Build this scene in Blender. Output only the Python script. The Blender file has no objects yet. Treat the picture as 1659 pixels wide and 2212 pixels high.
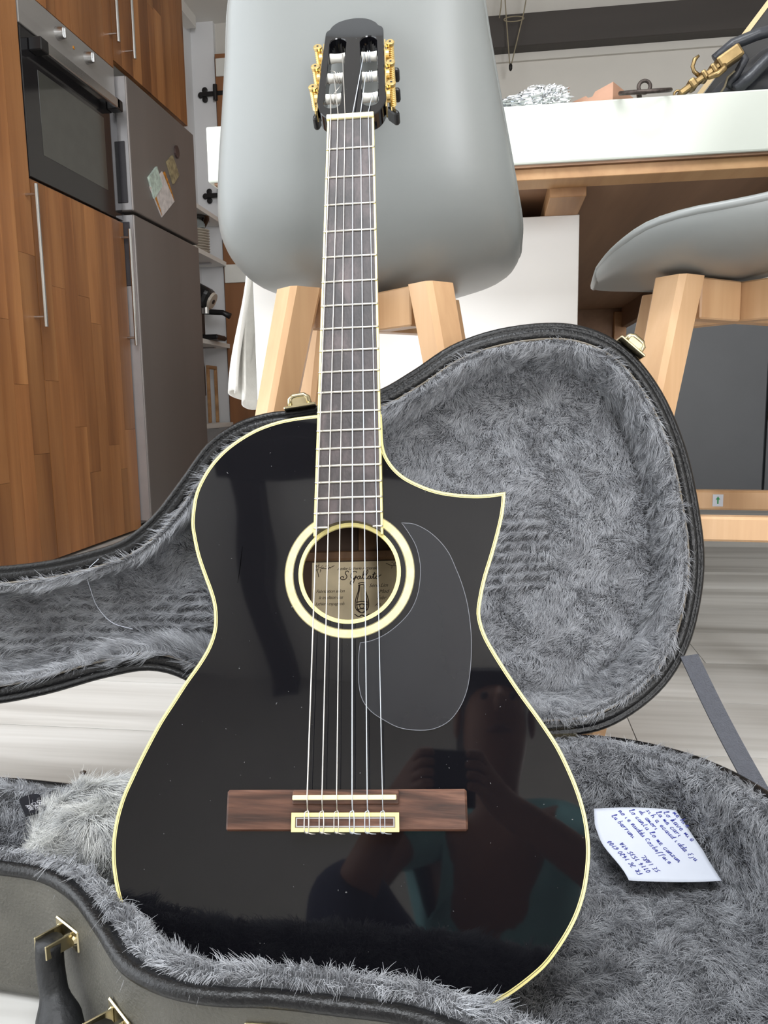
import bpy, bmesh, math, random
import numpy as np
from mathutils import Vector, Matrix

random.seed(7)
rng = np.random.default_rng(11)
PI = math.pi
R = math.radians
scene = bpy.context.scene
COL = scene.collection

# ------------------------------------------------------------------ camera
CAM_H = 0.50
def _cam():
    yaw, pitch, roll = R(8.07), R(8.03), R(-0.93)
    d = Vector((-math.sin(yaw) * math.cos(pitch), math.cos(yaw) * math.cos(pitch), -math.sin(pitch)))
    r0 = Vector((math.cos(yaw), math.sin(yaw), 0)); u0 = r0.cross(d)
    r = math.cos(roll) * r0 + math.sin(roll) * u0
    u = -math.sin(roll) * r0 + math.cos(roll) * u0
    cd = bpy.data.cameras.new('camera'); co = bpy.data.objects.new('camera', cd); COL.objects.link(co)
    m = Matrix((r, u, -d)).transposed().to_4x4(); m.translation = (0, 0, CAM_H)
    co.matrix_world = m
    cd.sensor_fit = 'HORIZONTAL'; cd.sensor_width = 36.0
    cd.lens = 36.0 * 1680.0 / 1659.0
    cd.clip_start = 0.02; cd.clip_end = 60
    scene.camera = co
_cam()

# ------------------------------------------------------------------ world, lights, exposure
vs = scene.view_settings
vs.view_transform = 'Standard'; vs.look = 'None'; vs.gamma = 1.0; vs.use_curve_mapping = False
vs.exposure = 0.0
world = bpy.data.worlds.new('sky'); scene.world = world; world.use_nodes = True
_bg = world.node_tree.nodes['Background']
_bg.inputs[0].default_value = (0.80, 0.90, 1.0, 1); _bg.inputs[1].default_value = 1.0

def area(name, loc, target, sx, sy, power, color):
    l = bpy.data.lights.new(name, 'AREA'); l.shape = 'RECTANGLE'; l.size = sx; l.size_y = sy
    l.energy = power; l.color = color
    o = bpy.data.objects.new(name, l); COL.objects.link(o); o.location = loc
    o.rotation_euler = (Vector(target) - Vector(loc)).to_track_quat('-Z', 'Y').to_euler()
    return o
# daylight in the openings of the room: glazed doors in the left wall, glazed door in the wall
# behind the photographer, roof window in the ceiling
area('daylight_left_doors', (-1.98, -0.25, 1.15), (0.0, -0.25, 1.0), 3.1, 2.1, 66, (0.96, 0.98, 1.0))
area('daylight_roof_window', (-0.15, -0.25, 2.56), (-0.15, -0.20, 0.0), 1.6, 1.0, 68, (0.94, 0.97, 1.0))
area('daylight_garden_door', (1.77, -3.42, 1.15), (1.5, 0.0, 1.0), 0.9, 2.1, 110, (0.97, 0.98, 1.0))

# ------------------------------------------------------------------ material helpers
MATS = {}
def _nodes(name):
    m = bpy.data.materials.new(name); m.use_nodes = True
    nt = m.node_tree; nt.nodes.clear()
    out = nt.nodes.new('ShaderNodeOutputMaterial'); b = nt.nodes.new('ShaderNodeBsdfPrincipled')
    nt.links.new(b.outputs[0], out.inputs[0])
    MATS[name] = m
    return m, nt, b
def srgb(r, g, b):
    f = lambda c: (c / 12.92 if c <= 0.04045 else ((c + 0.055) / 1.055) ** 2.4)
    return (f(r / 255), f(g / 255), f(b / 255))
def mix(a, b, k): return tuple(x * (1 - k) + y * k for x, y in zip(a, b))
def mat(name, col, rough=0.5, metal=0.0, var=0.12, vscale=20.0, bump=0.0, bscale=80.0, spec=0.5,
        coat=0.0, coat_rough=0.05, stretch=(1, 1, 1), trans=0.0, ior=1.5, alpha=1.0, sheen=0.0, rand=0.0, bdist=0.002, emit=None, rvar=0.0):
    """procedural material: noise varied colour, optional noise bump; coordinates are world positions"""
    m, nt, b = _nodes(name); N = nt.nodes; Lk = nt.links
    geo = N.new('ShaderNodeNewGeometry')
    mp = N.new('ShaderNodeMapping'); mp.inputs['Scale'].default_value = stretch
    Lk.new(geo.outputs['Position'], mp.inputs['Vector'])
    n = N.new('ShaderNodeTexNoise'); n.inputs['Scale'].default_value = vscale; n.inputs['Detail'].default_value = 4
    Lk.new(mp.outputs[0], n.inputs['Vector'])
    r = N.new('ShaderNodeValToRGB')
    r.color_ramp.elements[0].position = 0.3; r.color_ramp.elements[1].position = 0.7
    lo = tuple(c * (1 - var) for c in col); hi = tuple(min(1, c * (1 + var)) for c in col)
    r.color_ramp.elements[0].color = (*lo, 1); r.color_ramp.elements[1].color = (*hi, 1)
    Lk.new(n.outputs['Fac'], r.inputs['Fac'])
    src = r.outputs['Color']
    if rand:
        oi = N.new('ShaderNodeObjectInfo'); mr = N.new('ShaderNodeMapRange')
        mr.inputs['To Min'].default_value = 1 - rand; mr.inputs['To Max'].default_value = 1 + rand
        Lk.new(oi.outputs['Random'], mr.inputs['Value'])
        hs = N.new('ShaderNodeHueSaturation'); Lk.new(mr.outputs[0], hs.inputs['Value']); Lk.new(src, hs.inputs['Color'])
        src = hs.outputs['Color']
    Lk.new(src, b.inputs['Base Color'])
    b.inputs['Roughness'].default_value = rough; b.inputs['Metallic'].default_value = metal
    b.inputs['Specular IOR Level'].default_value = spec; b.inputs['IOR'].default_value = ior
    b.inputs['Coat Weight'].default_value = coat; b.inputs['Coat Roughness'].default_value = coat_rough
    b.inputs['Transmission Weight'].default_value = trans; b.inputs['Alpha'].default_value = alpha
    b.inputs['Sheen Weight'].default_value = sheen
    if emit: b.inputs['Emission Color'].default_value = (*emit[0], 1); b.inputs['Emission Strength'].default_value = emit[1]
    if rvar:
        mr2 = N.new('ShaderNodeMapRange'); mr2.inputs['To Min'].default_value = max(0, rough - rvar); mr2.inputs['To Max'].default_value = rough + rvar
        Lk.new(n.outputs['Fac'], mr2.inputs['Value']); Lk.new(mr2.outputs[0], b.inputs['Roughness'])
    if bump:
        n2 = N.new('ShaderNodeTexNoise'); n2.inputs['Scale'].default_value = bscale; n2.inputs['Detail'].default_value = 3
        Lk.new(mp.outputs[0], n2.inputs['Vector'])
        bp = N.new('ShaderNodeBump'); bp.inputs['Strength'].default_value = bump; bp.inputs['Distance'].default_value = bdist
        Lk.new(n2.outputs['Fac'], bp.inputs['Height']); Lk.new(bp.outputs[0], b.inputs['Normal'])
    return m
def wood(name, c_dark, c_mid, c_light, axis='z', rough=0.45, scale=9.0, rand=0.25, fine=60.0, stretch=14.0, bump=0.15, knots=True):
    """wood with grain stretched along a world axis; each object its own tone (plank to plank)"""
    m, nt, b = _nodes(name); N = nt.nodes; Lk = nt.links
    geo = N.new('ShaderNodeNewGeometry'); oi = N.new('ShaderNodeObjectInfo')
    off = N.new('ShaderNodeVectorMath'); off.operation = 'MULTIPLY_ADD'
    comb = N.new('ShaderNodeCombineXYZ')
    for i in range(3): Lk.new(oi.outputs['Random'], comb.inputs[i])
    off.inputs[1].default_value = (17.3, 31.7, 11.9)
    Lk.new(comb.outputs[0], off.inputs[0]); Lk.new(geo.outputs['Position'], off.inputs[2])
    mp = N.new('ShaderNodeMapping')
    s = {'x': (1 / stretch, 1, 1), 'y': (1, 1 / stretch, 1), 'z': (1, 1, 1 / stretch)}[axis]
    mp.inputs['Scale'].default_value = s; Lk.new(off.outputs[0], mp.inputs['Vector'])
    n1 = N.new('ShaderNodeTexNoise'); n1.inputs['Scale'].default_value = scale; n1.inputs['Detail'].default_value = 5; n1.inputs['Distortion'].default_value = 0.6
    n2 = N.new('ShaderNodeTexNoise'); n2.inputs['Scale'].default_value = fine; n2.inputs['Detail'].default_value = 3
    Lk.new(mp.outputs[0], n1.inputs['Vector']); Lk.new(mp.outputs[0], n2.inputs['Vector'])
    r = N.new('ShaderNodeValToRGB'); e = r.color_ramp.elements
    e[0].position = 0.28; e[0].color = (*c_dark, 1); e[1].position = 0.72; e[1].color = (*c_light, 1)
    x = e.new(0.5); x.color = (*c_mid, 1)
    add = N.new('ShaderNodeMath'); add.operation = 'MULTIPLY_ADD'; add.inputs[1].default_value = 0.22; 
    sub = N.new('ShaderNodeMath'); sub.operation = 'SUBTRACT'; sub.inputs[1].default_value = 0.11
    Lk.new(n2.outputs['Fac'], add.inputs[0]); Lk.new(n1.outputs['Fac'], add.inputs[2]); Lk.new(add.outputs[0], sub.inputs[0])
    Lk.new(sub.outputs[0], r.inputs['Fac'])
    hs = N.new('ShaderNodeHueSaturation'); mr = N.new('ShaderNodeMapRange')
    mr.inputs['To Min'].default_value = 1 - rand; mr.inputs['To Max'].default_value = 1 + rand
    Lk.new(oi.outputs['Random'], mr.inputs['Value']); Lk.new(mr.outputs[0], hs.inputs['Value']); Lk.new(r.outputs[0], hs.inputs['Color'])
    src = hs.outputs[0]
    if knots:
        v = N.new('ShaderNodeTexVoronoi'); v.inputs['Scale'].default_value = 3.2
        mp2 = N.new('ShaderNodeMapping'); mp2.inputs['Scale'].default_value = tuple(0.45 if q < 1 else 1.0 for q in s)
        Lk.new(off.outputs[0], mp2.inputs['Vector']); Lk.new(mp2.outputs[0], v.inputs['Vector'])
        kr = N.new('ShaderNodeValToRGB'); ke = kr.color_ramp.elements
        ke[0].position = 0.02; ke[0].color = (1, 1, 1, 1); ke[1].position = 0.11; ke[1].color = (0, 0, 0, 1)
        Lk.new(v.outputs['Distance'], kr.inputs['Fac'])
        mx = N.new('ShaderNodeMix'); mx.data_type = 'RGBA'; mx.inputs[7].default_value = (*tuple(c * 0.35 for c in c_dark), 1)
        Lk.new(src, mx.inputs[6]); 
        km = N.new('ShaderNodeMath'); km.operation = 'MULTIPLY'; km.inputs[1].default_value = 0.75
        Lk.new(kr.outputs[0], km.inputs[0]); Lk.new(km.outputs[0], mx.inputs[0]); src = mx.outputs[2]
    Lk.new(src, b.inputs['Base Color'])
    b.inputs['Roughness'].default_value = rough
    bp = N.new('ShaderNodeBump'); bp.inputs['Strength'].default_value = bump; bp.inputs['Distance'].default_value = 0.001
    Lk.new(n2.outputs['Fac'], bp.inputs['Height']); Lk.new(bp.outputs[0], b.inputs['Normal'])
    return m

# --- materials of the room
mat('wall_white', srgb(208, 204, 197), 0.8, var=0.03, vscale=3)
mat('ceiling_white', srgb(232, 229, 224), 0.85, var=0.03, vscale=3)
mat('alcove_white', srgb(228, 228, 230), 0.7, var=0.03, vscale=3)
mat('beam_dark', srgb(62, 57, 54), 0.6, var=0.15, vscale=8, stretch=(0.1, 1, 1))
wood('acacia', srgb(122, 76, 42), srgb(154, 102, 60), srgb(178, 124, 76), 'z', 0.42, rand=0.22)
mat('floor_base', srgb(120, 112, 104), 0.7)
wood('floor_wood', srgb(158, 155, 150), srgb(194, 192, 188), srgb(214, 213, 210), 'x', 0.38, scale=11, rand=0.10, fine=70, knots=False, stretch=18)
mat('steel_fridge', srgb(128, 121, 118), 0.42, metal=0.35, var=0.05, vscale=6, stretch=(1, 1, 0.05))
mat('steel_edge', srgb(182, 180, 182), 0.35, metal=0.5, var=0.04)
mat('steel_panel', srgb(160, 157, 155), 0.38, metal=0.4, var=0.05, vscale=40, stretch=(1, 0.02, 1))
mat('chrome', srgb(205, 205, 205), 0.22, metal=1.0, var=0.03)
mat('oven_glass', srgb(30, 29, 31), 0.08, var=0.05, spec=0.6)
mat('oven_window', srgb(74, 74, 70), 0.06, var=0.05, spec=0.6)
mat('black_plastic', srgb(24, 24, 26), 0.35, var=0.1)
mat('grip_dark', srgb(60, 58, 62), 0.4, var=0.1)
mat('white_laminate', srgb(210, 214, 204), 0.4, var=0.015, vscale=5)
mat('white_panel', srgb(238, 236, 232), 0.45, var=0.015, vscale=5)
wood('pine_under', srgb(150, 108, 70), srgb(186, 142, 98), srgb(206, 164, 118), 'y', 0.55, rand=0.08)
wood('plywood_brown', srgb(112, 84, 62), srgb(132, 100, 76), srgb(150, 116, 90), 'y', 0.6, scale=6, rand=0.06, knots=False)
wood('beech', srgb(184, 144, 106), srgb(199, 160, 120), srgb(212, 175, 136), 'z', 0.42, scale=14, rand=0.05, knots=False, fine=120, bump=0.08)
mat('shell_grey', srgb(130, 133, 132), 0.36, var=0.02, vscale=4, spec=0.5)
mat('grey_cabinet', srgb(78, 80, 84), 0.45, var=0.05, vscale=5)
mat('door_wood', srgb(140, 94, 60), 0.5, var=0.18, vscale=10, stretch=(1, 1, 0.1))
mat('iron_black', srgb(44, 42, 42), 0.5, metal=0.6)
mat('plate_white', srgb(226, 224, 218), 0.5, var=0.03)
mat('towel_white', srgb(238, 236, 230), 0.9, var=0.04, vscale=60, bump=0.4, bscale=220, sheen=0.3)
mat('ceramic', srgb(206, 196, 182), 0.3, var=0.06)
mat('glass_clear', (0.9, 0.95, 0.95), 0.03, trans=1.0, var=0.0)
mat('magnet_a', srgb(190, 206, 196), 0.5, var=0.35, vscale=45)
mat('magnet_b', srgb(216, 208, 206), 0.5, var=0.2, vscale=40)
mat('magnet_c', srgb(150, 136, 104), 0.5, var=0.45, vscale=50)
mat('magnet_d', srgb(74, 58, 56), 0.4, var=0.2)
mat('sunflower', srgb(196, 128, 40), 0.6, var=0.6, vscale=120)
mat('foil', srgb(206, 209, 212), 0.2, metal=1.0, var=0.05)
mat('terracotta_wood', srgb(178, 136, 112), 0.6, var=0.14, vscale=22, stretch=(0.3, 1, 1))
mat('iron_ring', srgb(78, 70, 66), 0.5, metal=0.8, var=0.3, vscale=120, bump=0.4, bscale=300)
mat('brass_old', srgb(148, 126, 88), 0.38, metal=0.95, var=0.25, vscale=60)
mat('brass_latch', srgb(196, 184, 150), 0.25, metal=1.0, var=0.12, vscale=90)
mat('leather_black', srgb(52, 54, 60), 0.36, var=0.15, bump=0.3, bscale=150)
mat('board_black', srgb(26, 24, 24), 0.5)
wood('strip_pale', srgb(196, 168, 124), srgb(210, 184, 140), srgb(220, 196, 154), 'z', 0.5, rand=0.05, knots=False)
mat('twine', srgb(140, 130, 108), 0.8)
mat('frame_window', srgb(228, 228, 226), 0.4)
mat('sofa_red', srgb(96, 56, 44), 0.7)

# --- materials of the guitar and its case
def gloss_black():
    m, nt, b = _nodes('lacquer_black'); N = nt.nodes; Lk = nt.links
    geo = N.new('ShaderNodeNewGeometry')
    n = N.new('ShaderNodeTexNoise'); n.inputs['Scale'].default_value = 420; n.inputs['Detail'].default_value = 1
    Lk.new(geo.outputs['Position'], n.inputs['Vector'])
    r = N.new('ShaderNodeValToRGB'); e = r.color_ramp.elements
    e[0].position = 0.79; e[0].color = (0.0045, 0.0045, 0.006, 1); e[1].position = 0.83; e[1].color = (0.12, 0.12, 0.12, 1)
    Lk.new(n.outputs['Fac'], r.inputs['Fac']); Lk.new(r.outputs[0], b.inputs['Base Color'])
    b.inputs['Roughness'].default_value = 0.035; b.inputs['Specular IOR Level'].default_value = 0.5
    n3 = N.new('ShaderNodeTexNoise'); n3.inputs['Scale'].default_value = 7.0; n3.inputs['Detail'].default_value = 1
    Lk.new(geo.outputs['Position'], n3.inputs['Vector'])
    bp = N.new('ShaderNodeBump'); bp.inputs['Strength'].default_value = 0.35; bp.inputs['Distance'].default_value = 0.004
    Lk.new(n3.outputs['Fac'], bp.inputs['Height']); Lk.new(bp.outputs[0], b.inputs['Normal'])
gloss_black()
mat('binding_cream', srgb(236, 222, 150), 0.3, var=0.05, vscale=60)
mat('purfling_grey', srgb(120, 112, 80), 0.4, var=0.1)
mat('pearl', srgb(226, 206, 156), 0.25, var=0.14, vscale=130)
mat('pickguard', srgb(20, 21, 26), 0.27, var=0.12, vscale=14, stretch=(1, 1, 0.4), spec=0.55, rvar=0.06)
mat('pickguard_edge', srgb(110, 112, 118), 0.2)
wood('rosewood', srgb(27, 22, 23), srgb(50, 42, 42), srgb(80, 68, 68), 'z', 0.5, scale=60, rand=0.0, fine=500, knots=False, bump=0.3, stretch=16)
wood('bridge_wood', srgb(34, 21, 16), srgb(82, 54, 42), srgb(124, 88, 70), 'x', 0.42, scale=110, rand=0.0, fine=420, knots=False, bump=0.3, stretch=12)
wood('cedar_inside', srgb(92, 66, 46), srgb(120, 88, 62), srgb(142, 106, 76), 'z', 0.6, scale=40, rand=0.05, knots=False)
mat('inside_dark', srgb(70, 50, 36), 0.7, var=0.15)
mat('fret_metal', srgb(214, 210, 200), 0.28, metal=0.9, var=0.05)
mat('scratch_dark', srgb(4, 4, 4), 1.0, spec=0.0)
mat('bone', srgb(238, 226, 178), 0.35, var=0.04)
mat('gold', srgb(240, 212, 146), 0.26, metal=1.0, var=0.08, vscale=150)
mat('roller_white', srgb(232, 230, 222), 0.25, var=0.04)
mat('string_wound', srgb(212, 208, 202), 0.3, metal=0.75, var=0.06, vscale=400)
mat('string_nylon', srgb(206, 212, 220), 0.18, var=0.03, trans=0.25, spec=0.7)
mat('label_paper', srgb(222, 204, 170), 0.8, var=0.10, vscale=50)
mat('label_ink', srgb(50, 34, 26), 0.8, var=0.1)
mat('vinyl_black', srgb(13, 13, 15), 0.36, var=0.25, vscale=30, bump=0.55, bscale=330, bdist=0.0015, spec=0.4)
mat('vinyl_shell', srgb(84, 82, 75), 0.46, var=0.28, vscale=16, bump=0.6, bscale=380, bdist=0.0015)
mat('backing_pale', srgb(120, 112, 100), 0.9)
mat('fur_base', srgb(88, 89, 92), 0.95, var=0.2, vscale=40)
def furmat(name, a, b_):
    m, nt, b = _nodes(name); N = nt.nodes; Lk = nt.links
    hi = N.new('ShaderNodeHairInfo'); geo = N.new('ShaderNodeNewGeometry')
    n = N.new('ShaderNodeTexNoise'); n.inputs['Scale'].default_value = 34; n.inputs['Detail'].default_value = 3
    Lk.new(geo.outputs['Position'], n.inputs['Vector'])
    ad = N.new('ShaderNodeMath'); ad.operation = 'MULTIPLY_ADD'; ad.inputs[1].default_value = 0.5
    Lk.new(hi.outputs['Random'], ad.inputs[0]); Lk.new(n.outputs['Fac'], ad.inputs[2])
    r = N.new('ShaderNodeValToRGB'); e = r.color_ramp.elements
    e[0].position = 0.35; e[0].color = (*a, 1); e[1].position = 1.05 if False else 1.0; e[1].color = (*b_, 1)
    Lk.new(ad.outputs[0], r.inputs['Fac']); Lk.new(r.outputs[0], b.inputs['Base Color'])
    b.inputs['Roughness'].default_value = 0.55; b.inputs['Specular IOR Level'].default_value = 0.35
furmat('fur', srgb(112, 113, 117), srgb(188, 190, 195))
furmat('fur_pale', srgb(178, 180, 184), srgb(226, 226, 222))
mat('handle_black', srgb(20, 21, 23), 0.55, var=0.2, bump=0.4, bscale=200)
mat('strap_web', srgb(70, 72, 80), 0.6, var=0.1, vscale=200, bump=0.6, bscale=600)
mat('paper_white', srgb(204, 209, 221), 0.75, var=0.02, vscale=30)
mat('ink_blue', srgb(40, 50, 150), 0.6, var=0.1)
mat('tag_black', srgb(24, 26, 32), 0.3)
mat('tag_print', srgb(190, 190, 196), 0.5)
mat('seed_brown', srgb(70, 52, 38), 0.7)
mat('arrow_green', srgb(40, 140, 80), 0.5)
mat('stitch_pale', srgb(170, 168, 160), 0.6)

# ------------------------------------------------------------------ object helpers
def link(o, parent):
    COL.objects.link(o)
    if parent is not None:
        o.parent = parent
        o.matrix_parent_inverse = PARENT_INV[parent.name]
    return o
PARENT_INV = {}
def _register(o):
    PARENT_INV[o.name] = o.matrix_basis.inverted()
    # for meshes that stay at the world origin the basis is the identity
def tag(o, label=None, cat=None, group=None, kind=None):
    if label: o['label'] = label
    if cat: o['category'] = cat
    if group: o['group'] = group
    if kind: o['kind'] = kind
    return o
def thing(name, loc, label, cat, group=None):
    o = bpy.data.objects.new(name, None); o.empty_display_size = 0.05
    o.location = loc; COL.objects.link(o); _register(o)
    return tag(o, label, cat, group)
def mesh_obj(name, verts, faces, m, parent=None, smooth=False, recalc=True):
    me = bpy.data.meshes.new(name)
    me.from_pydata([tuple(map(float, v)) for v in verts], [], [tuple(f) for f in faces])
    if recalc:
        bm = bmesh.new(); bm.from_mesh(me); bmesh.ops.recalc_face_normals(bm, faces=bm.faces[:]); bm.to_mesh(me); bm.free()
    me.materials.append(MATS[m])
    if smooth: me.polygons.foreach_set('use_smooth', [True] * len(me.polygons))
    o = bpy.data.objects.new(name, me)
    if parent is not None and parent.type == 'MESH':
        COL.objects.link(o); o.parent = parent
        o.matrix_parent_inverse = WORLD_INV.get(parent.name, Matrix.Identity(4))
    else:
        link(o, parent)
    _register(o)
    return o
WORLD_INV = {}
def bm_obj(name, bm, m, parent=None, smooth=False, recalc=True):
    me = bpy.data.meshes.new(name)
    if recalc: bmesh.ops.recalc_face_normals(bm, faces=bm.faces[:])
    bm.to_mesh(me); bm.free()
    me.materials.append(MATS[m])
    if smooth: me.polygons.foreach_set('use_smooth', [True] * len(me.polygons))
    o = bpy.data.objects.new(name, me)
    if parent is not None and parent.type == 'MESH':
        COL.objects.link(o); o.parent = parent
    else:
        link(o, parent)
    _register(o)
    return o
def bm_box(bm, lo, hi, bevel=0.0, M=None, segs=1):
    vs_ = [bm.verts.new((x, y, z)) for x in (lo[0], hi[0]) for y in (lo[1], hi[1]) for z in (lo[2], hi[2])]
    f = [(0, 1, 3, 2), (4, 6, 7, 5), (0, 4, 5, 1), (2, 3, 7, 6), (0, 2, 6, 4), (1, 5, 7, 3)]
    fs = [bm.faces.new([vs_[i] for i in q]) for q in f]
    new = vs_
    if bevel:
        ed = list({e for q in fs for e in q.edges})
        r = bmesh.ops.bevel(bm, geom=ed + vs_, offset=bevel, segments=segs, affect='EDGES', profile=0.5)
        new = list({v for v in r['verts']} | {v for q in r['faces'] for v in q.verts})
    if M is not None:
        for v in {v for v in new if v.is_valid}: v.co = M @ v.co
def box(name, lo, hi, m, parent=None, bevel=0.0, M=None, segs=1):
    bm = bmesh.new(); bm_box(bm, lo, hi, bevel, M, segs)
    return bm_obj(name, bm, m, parent)
def bm_tube(bm, pts, rad, segs=10, closed=False, cap=True):
    P = [Vector(p) for p in pts]; n = len(P)
    rr = rad if hasattr(rad, '__len__') else [rad] * n
    T = []
    for i in range(n):
        a = P[(i - 1) % n] if (closed or i > 0) else P[i]; b = P[(i + 1) % n] if (closed or i < n - 1) else P[i]
        T.append((b - a).normalized())
    up = Vector((0, 0, 1)) if abs(T[0].z) < 0.9 else Vector((1, 0, 0))
    u = T[0].cross(up).normalized(); rings = []
    for i in range(n):
        u = (u - T[i] * u.dot(T[i])).normalized(); w = T[i].cross(u)
        rings.append([bm.verts.new(P[i] + rr[i] * (math.cos(2 * PI * k / segs) * u + math.sin(2 * PI * k / segs) * w)) for k in range(segs)])
    m = n if closed else n - 1
    for i in range(m):
        A, B = rings[i], rings[(i + 1) % n]
        off = 0
        if closed and i == n - 1:
            off = min(range(segs), key=lambda o_: (A[0].co - B[o_].co).length)
        for k in range(segs):
            bm.faces.new((A[k], A[(k + 1) % segs], B[(k + 1 + off) % segs], B[(k + off) % segs]))
    if cap and not closed:
        bm.faces.new(rings[0][::-1]); bm.faces.new(rings[-1])
def tube(name, pts, rad, m, parent=None, segs=10, closed=False):
    bm = bmesh.new(); bm_tube(bm, pts, rad, segs, closed); return bm_obj(name, bm, m, parent, smooth=True)
def bm_cyl(bm, a, b, r, segs=20, r2=None):
    bm_tube(bm, [a, b], [r, r if r2 is None else r2], segs)
def cyl(name, a, b, r, m, parent=None, segs=20, r2=None, smooth=False):
    bm = bmesh.new(); bm_cyl(bm, a, b, r, segs, r2); o = bm_obj(name, bm, m, parent); return o
def loft(name, rings, m, parent=None, closed=True, cap0=False, cap1=False, smooth=True):
    n = len(rings[0]); verts = [v for r_ in rings for v in r_]; faces = []
    for i in range(len(rings) - 1):
        for k in range(n if closed else n - 1):
            k2 = (k + 1) % n
            faces.append((i * n + k, i * n + k2, (i + 1) * n + k2, (i + 1) * n + k))
    if cap0: faces.append(tuple(range(n)))
    if cap1: faces.append(tuple(range((len(rings) - 1) * n, len(rings) * n)))
    return mesh_obj(name, verts, faces, m, parent, smooth)
def catmull(pts, n, closed=True):
    P = np.array(pts, float); k = len(P); out = []
    segs = k if closed else k - 1
    for i in range(segs):
        p0, p1, p2, p3 = (P[(i + j - 1) % k] if closed else P[min(max(i + j - 1, 0), k - 1)] for j in range(4))
        d01 = max(np.linalg.norm(p1 - p0), 1e-6) ** 0.5; d12 = max(np.linalg.norm(p2 - p1), 1e-6) ** 0.5; d23 = max(np.linalg.norm(p3 - p2), 1e-6) ** 0.5
        m1 = (p2 - p1) + d12 * ((p1 - p0) / d01 - (p2 - p0) / (d01 + d12)) if np.linalg.norm(p1 - p0) > 1e-9 else (p2 - p1)
        m2 = (p2 - p1) + d12 * ((p3 - p2) / d23 - (p3 - p1) / (d12 + d23)) if np.linalg.norm(p3 - p2) > 1e-9 else (p2 - p1)
        for t in np.linspace(0, 1, 16, endpoint=False):
            a, b = 2 * t**3 - 3 * t**2 + 1, t**3 - 2 * t**2 + t
            c, d = -2 * t**3 + 3 * t**2, t**3 - t**2
            out.append(a * p1 + b * m1 + c * p2 + d * m2)
    if not closed: out.append(P[-1])
    out = np.array(out)
    if n is None: return out
    Q = np.vstack([out, out[:1]]) if closed else out
    L = np.concatenate([[0], np.cumsum(np.linalg.norm(np.diff(Q, axis=0), axis=1))])
    s = np.linspace(0, L[-1], n, endpoint=not closed)
    return np.stack([np.interp(s, L, Q[:, j]) for j in range(Q.shape[1])], 1)
def smoothstep(a, b, x):
    t = np.clip((x - a) / (b - a), 0, 1); return t * t * (3 - 2 * t)
def inset(loop, d):
    """move a closed 2-D loop inward by d (loop of either orientation)"""
    A = np.roll(loop, 1, 0); B = np.roll(loop, -1, 0); T = B - A
    T /= np.linalg.norm(T, axis=1)[:, None]
    N = np.stack([-T[:, 1], T[:, 0]], 1)
    area_ = 0.5 * np.sum(loop[:, 0] * np.roll(loop[:, 1], -1) - np.roll(loop[:, 0], -1) * loop[:, 1])
    if area_ < 0: N = -N
    return loop + N * d
def text(name, body, size, m, parent, Mx, shear=0.0, spacing=1.0, extrude=0.00005):
    c = bpy.data.curves.new(name, 'FONT'); c.body = body; c.size = size; c.shear = shear; c.extrude = extrude
    c.space_character = spacing; c.fill_mode = 'FRONT' if False else 'BOTH'; c.resolution_u = 3
    c.materials.append(MATS[m])
    o = bpy.data.objects.new(name + '_font', c); COL.objects.link(o)
    dg = bpy.context.evaluated_depsgraph_get()
    me = bpy.data.meshes.new_from_object(o.evaluated_get(dg)); me.name = name
    bpy.data.objects.remove(o)
    o = bpy.data.objects.new(name, me); COL.objects.link(o)
    o.parent = parent
    o.matrix_parent_inverse = PARENT_INV[parent.name] if parent.type == 'EMPTY' else Matrix.Identity(4)
    o.matrix_basis = Mx
    return o
UNIT = None
def unit_box_mesh(m):
    key = 'unit_' + m
    if key in bpy.data.meshes: return bpy.data.meshes[key]
    bm = bmesh.new(); bm_box(bm, (-0.5,) * 3, (0.5,) * 3)
    bmesh.ops.recalc_face_normals(bm, faces=bm.faces[:])
    me = bpy.data.meshes.new(key); bm.to_mesh(me); bm.free(); me.materials.append(MATS[m]); return me
def piece(name, lo, hi, m, parent):
    """one plank / stave: a shared box mesh placed and sized per piece"""
    o = bpy.data.objects.new(name, unit_box_mesh(m)); COL.objects.link(o)
    o.parent = parent
    o.matrix_parent_inverse = PARENT_INV[parent.name] if parent.type == 'EMPTY' else Matrix.Identity(4)
    o.location = [(a + b) / 2 for a, b in zip(lo, hi)]; o.scale = [b - a for a, b in zip(lo, hi)]
    return o
def struct(o): o['kind'] = 'structure'; return o

# ------------------------------------------------------------------ the room
XL, XR, YB, YF, ZC = -2.03, 2.30, 4.45, -3.50, 2.58
fl = struct(box('floor', (XL, YF, -0.06), (XR, YB, -0.004), 'floor_base'))
y = 0.885 - 0.2025 * 22; row = 0
while y < YB:
    y1 = min(y + 0.2025, YB); y0 = max(y, YF)
    if y1 > YF + 0.02:
        x = XL - random.uniform(0.0, 1.1)
        while x < XR:
            x1 = min(x + 1.28, XR); x0 = max(x, XL)
            if x1 - x0 > 0.02:
                piece('plank', (x0 + 0.0008, y0 + 0.0008, -0.006), (x1 - 0.0008, y1 - 0.0008, 0.0), 'floor_wood', fl)
            x += 1.28
    y += 0.2025; row += 1
struct(box('wall_back', (XL, YB, 0), (XR, YB + 0.1, ZC), 'wall_white'))
struct(box('wall_right', (XR, YF, 0), (XR + 0.1, YB, ZC), 'wall_white'))
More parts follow.
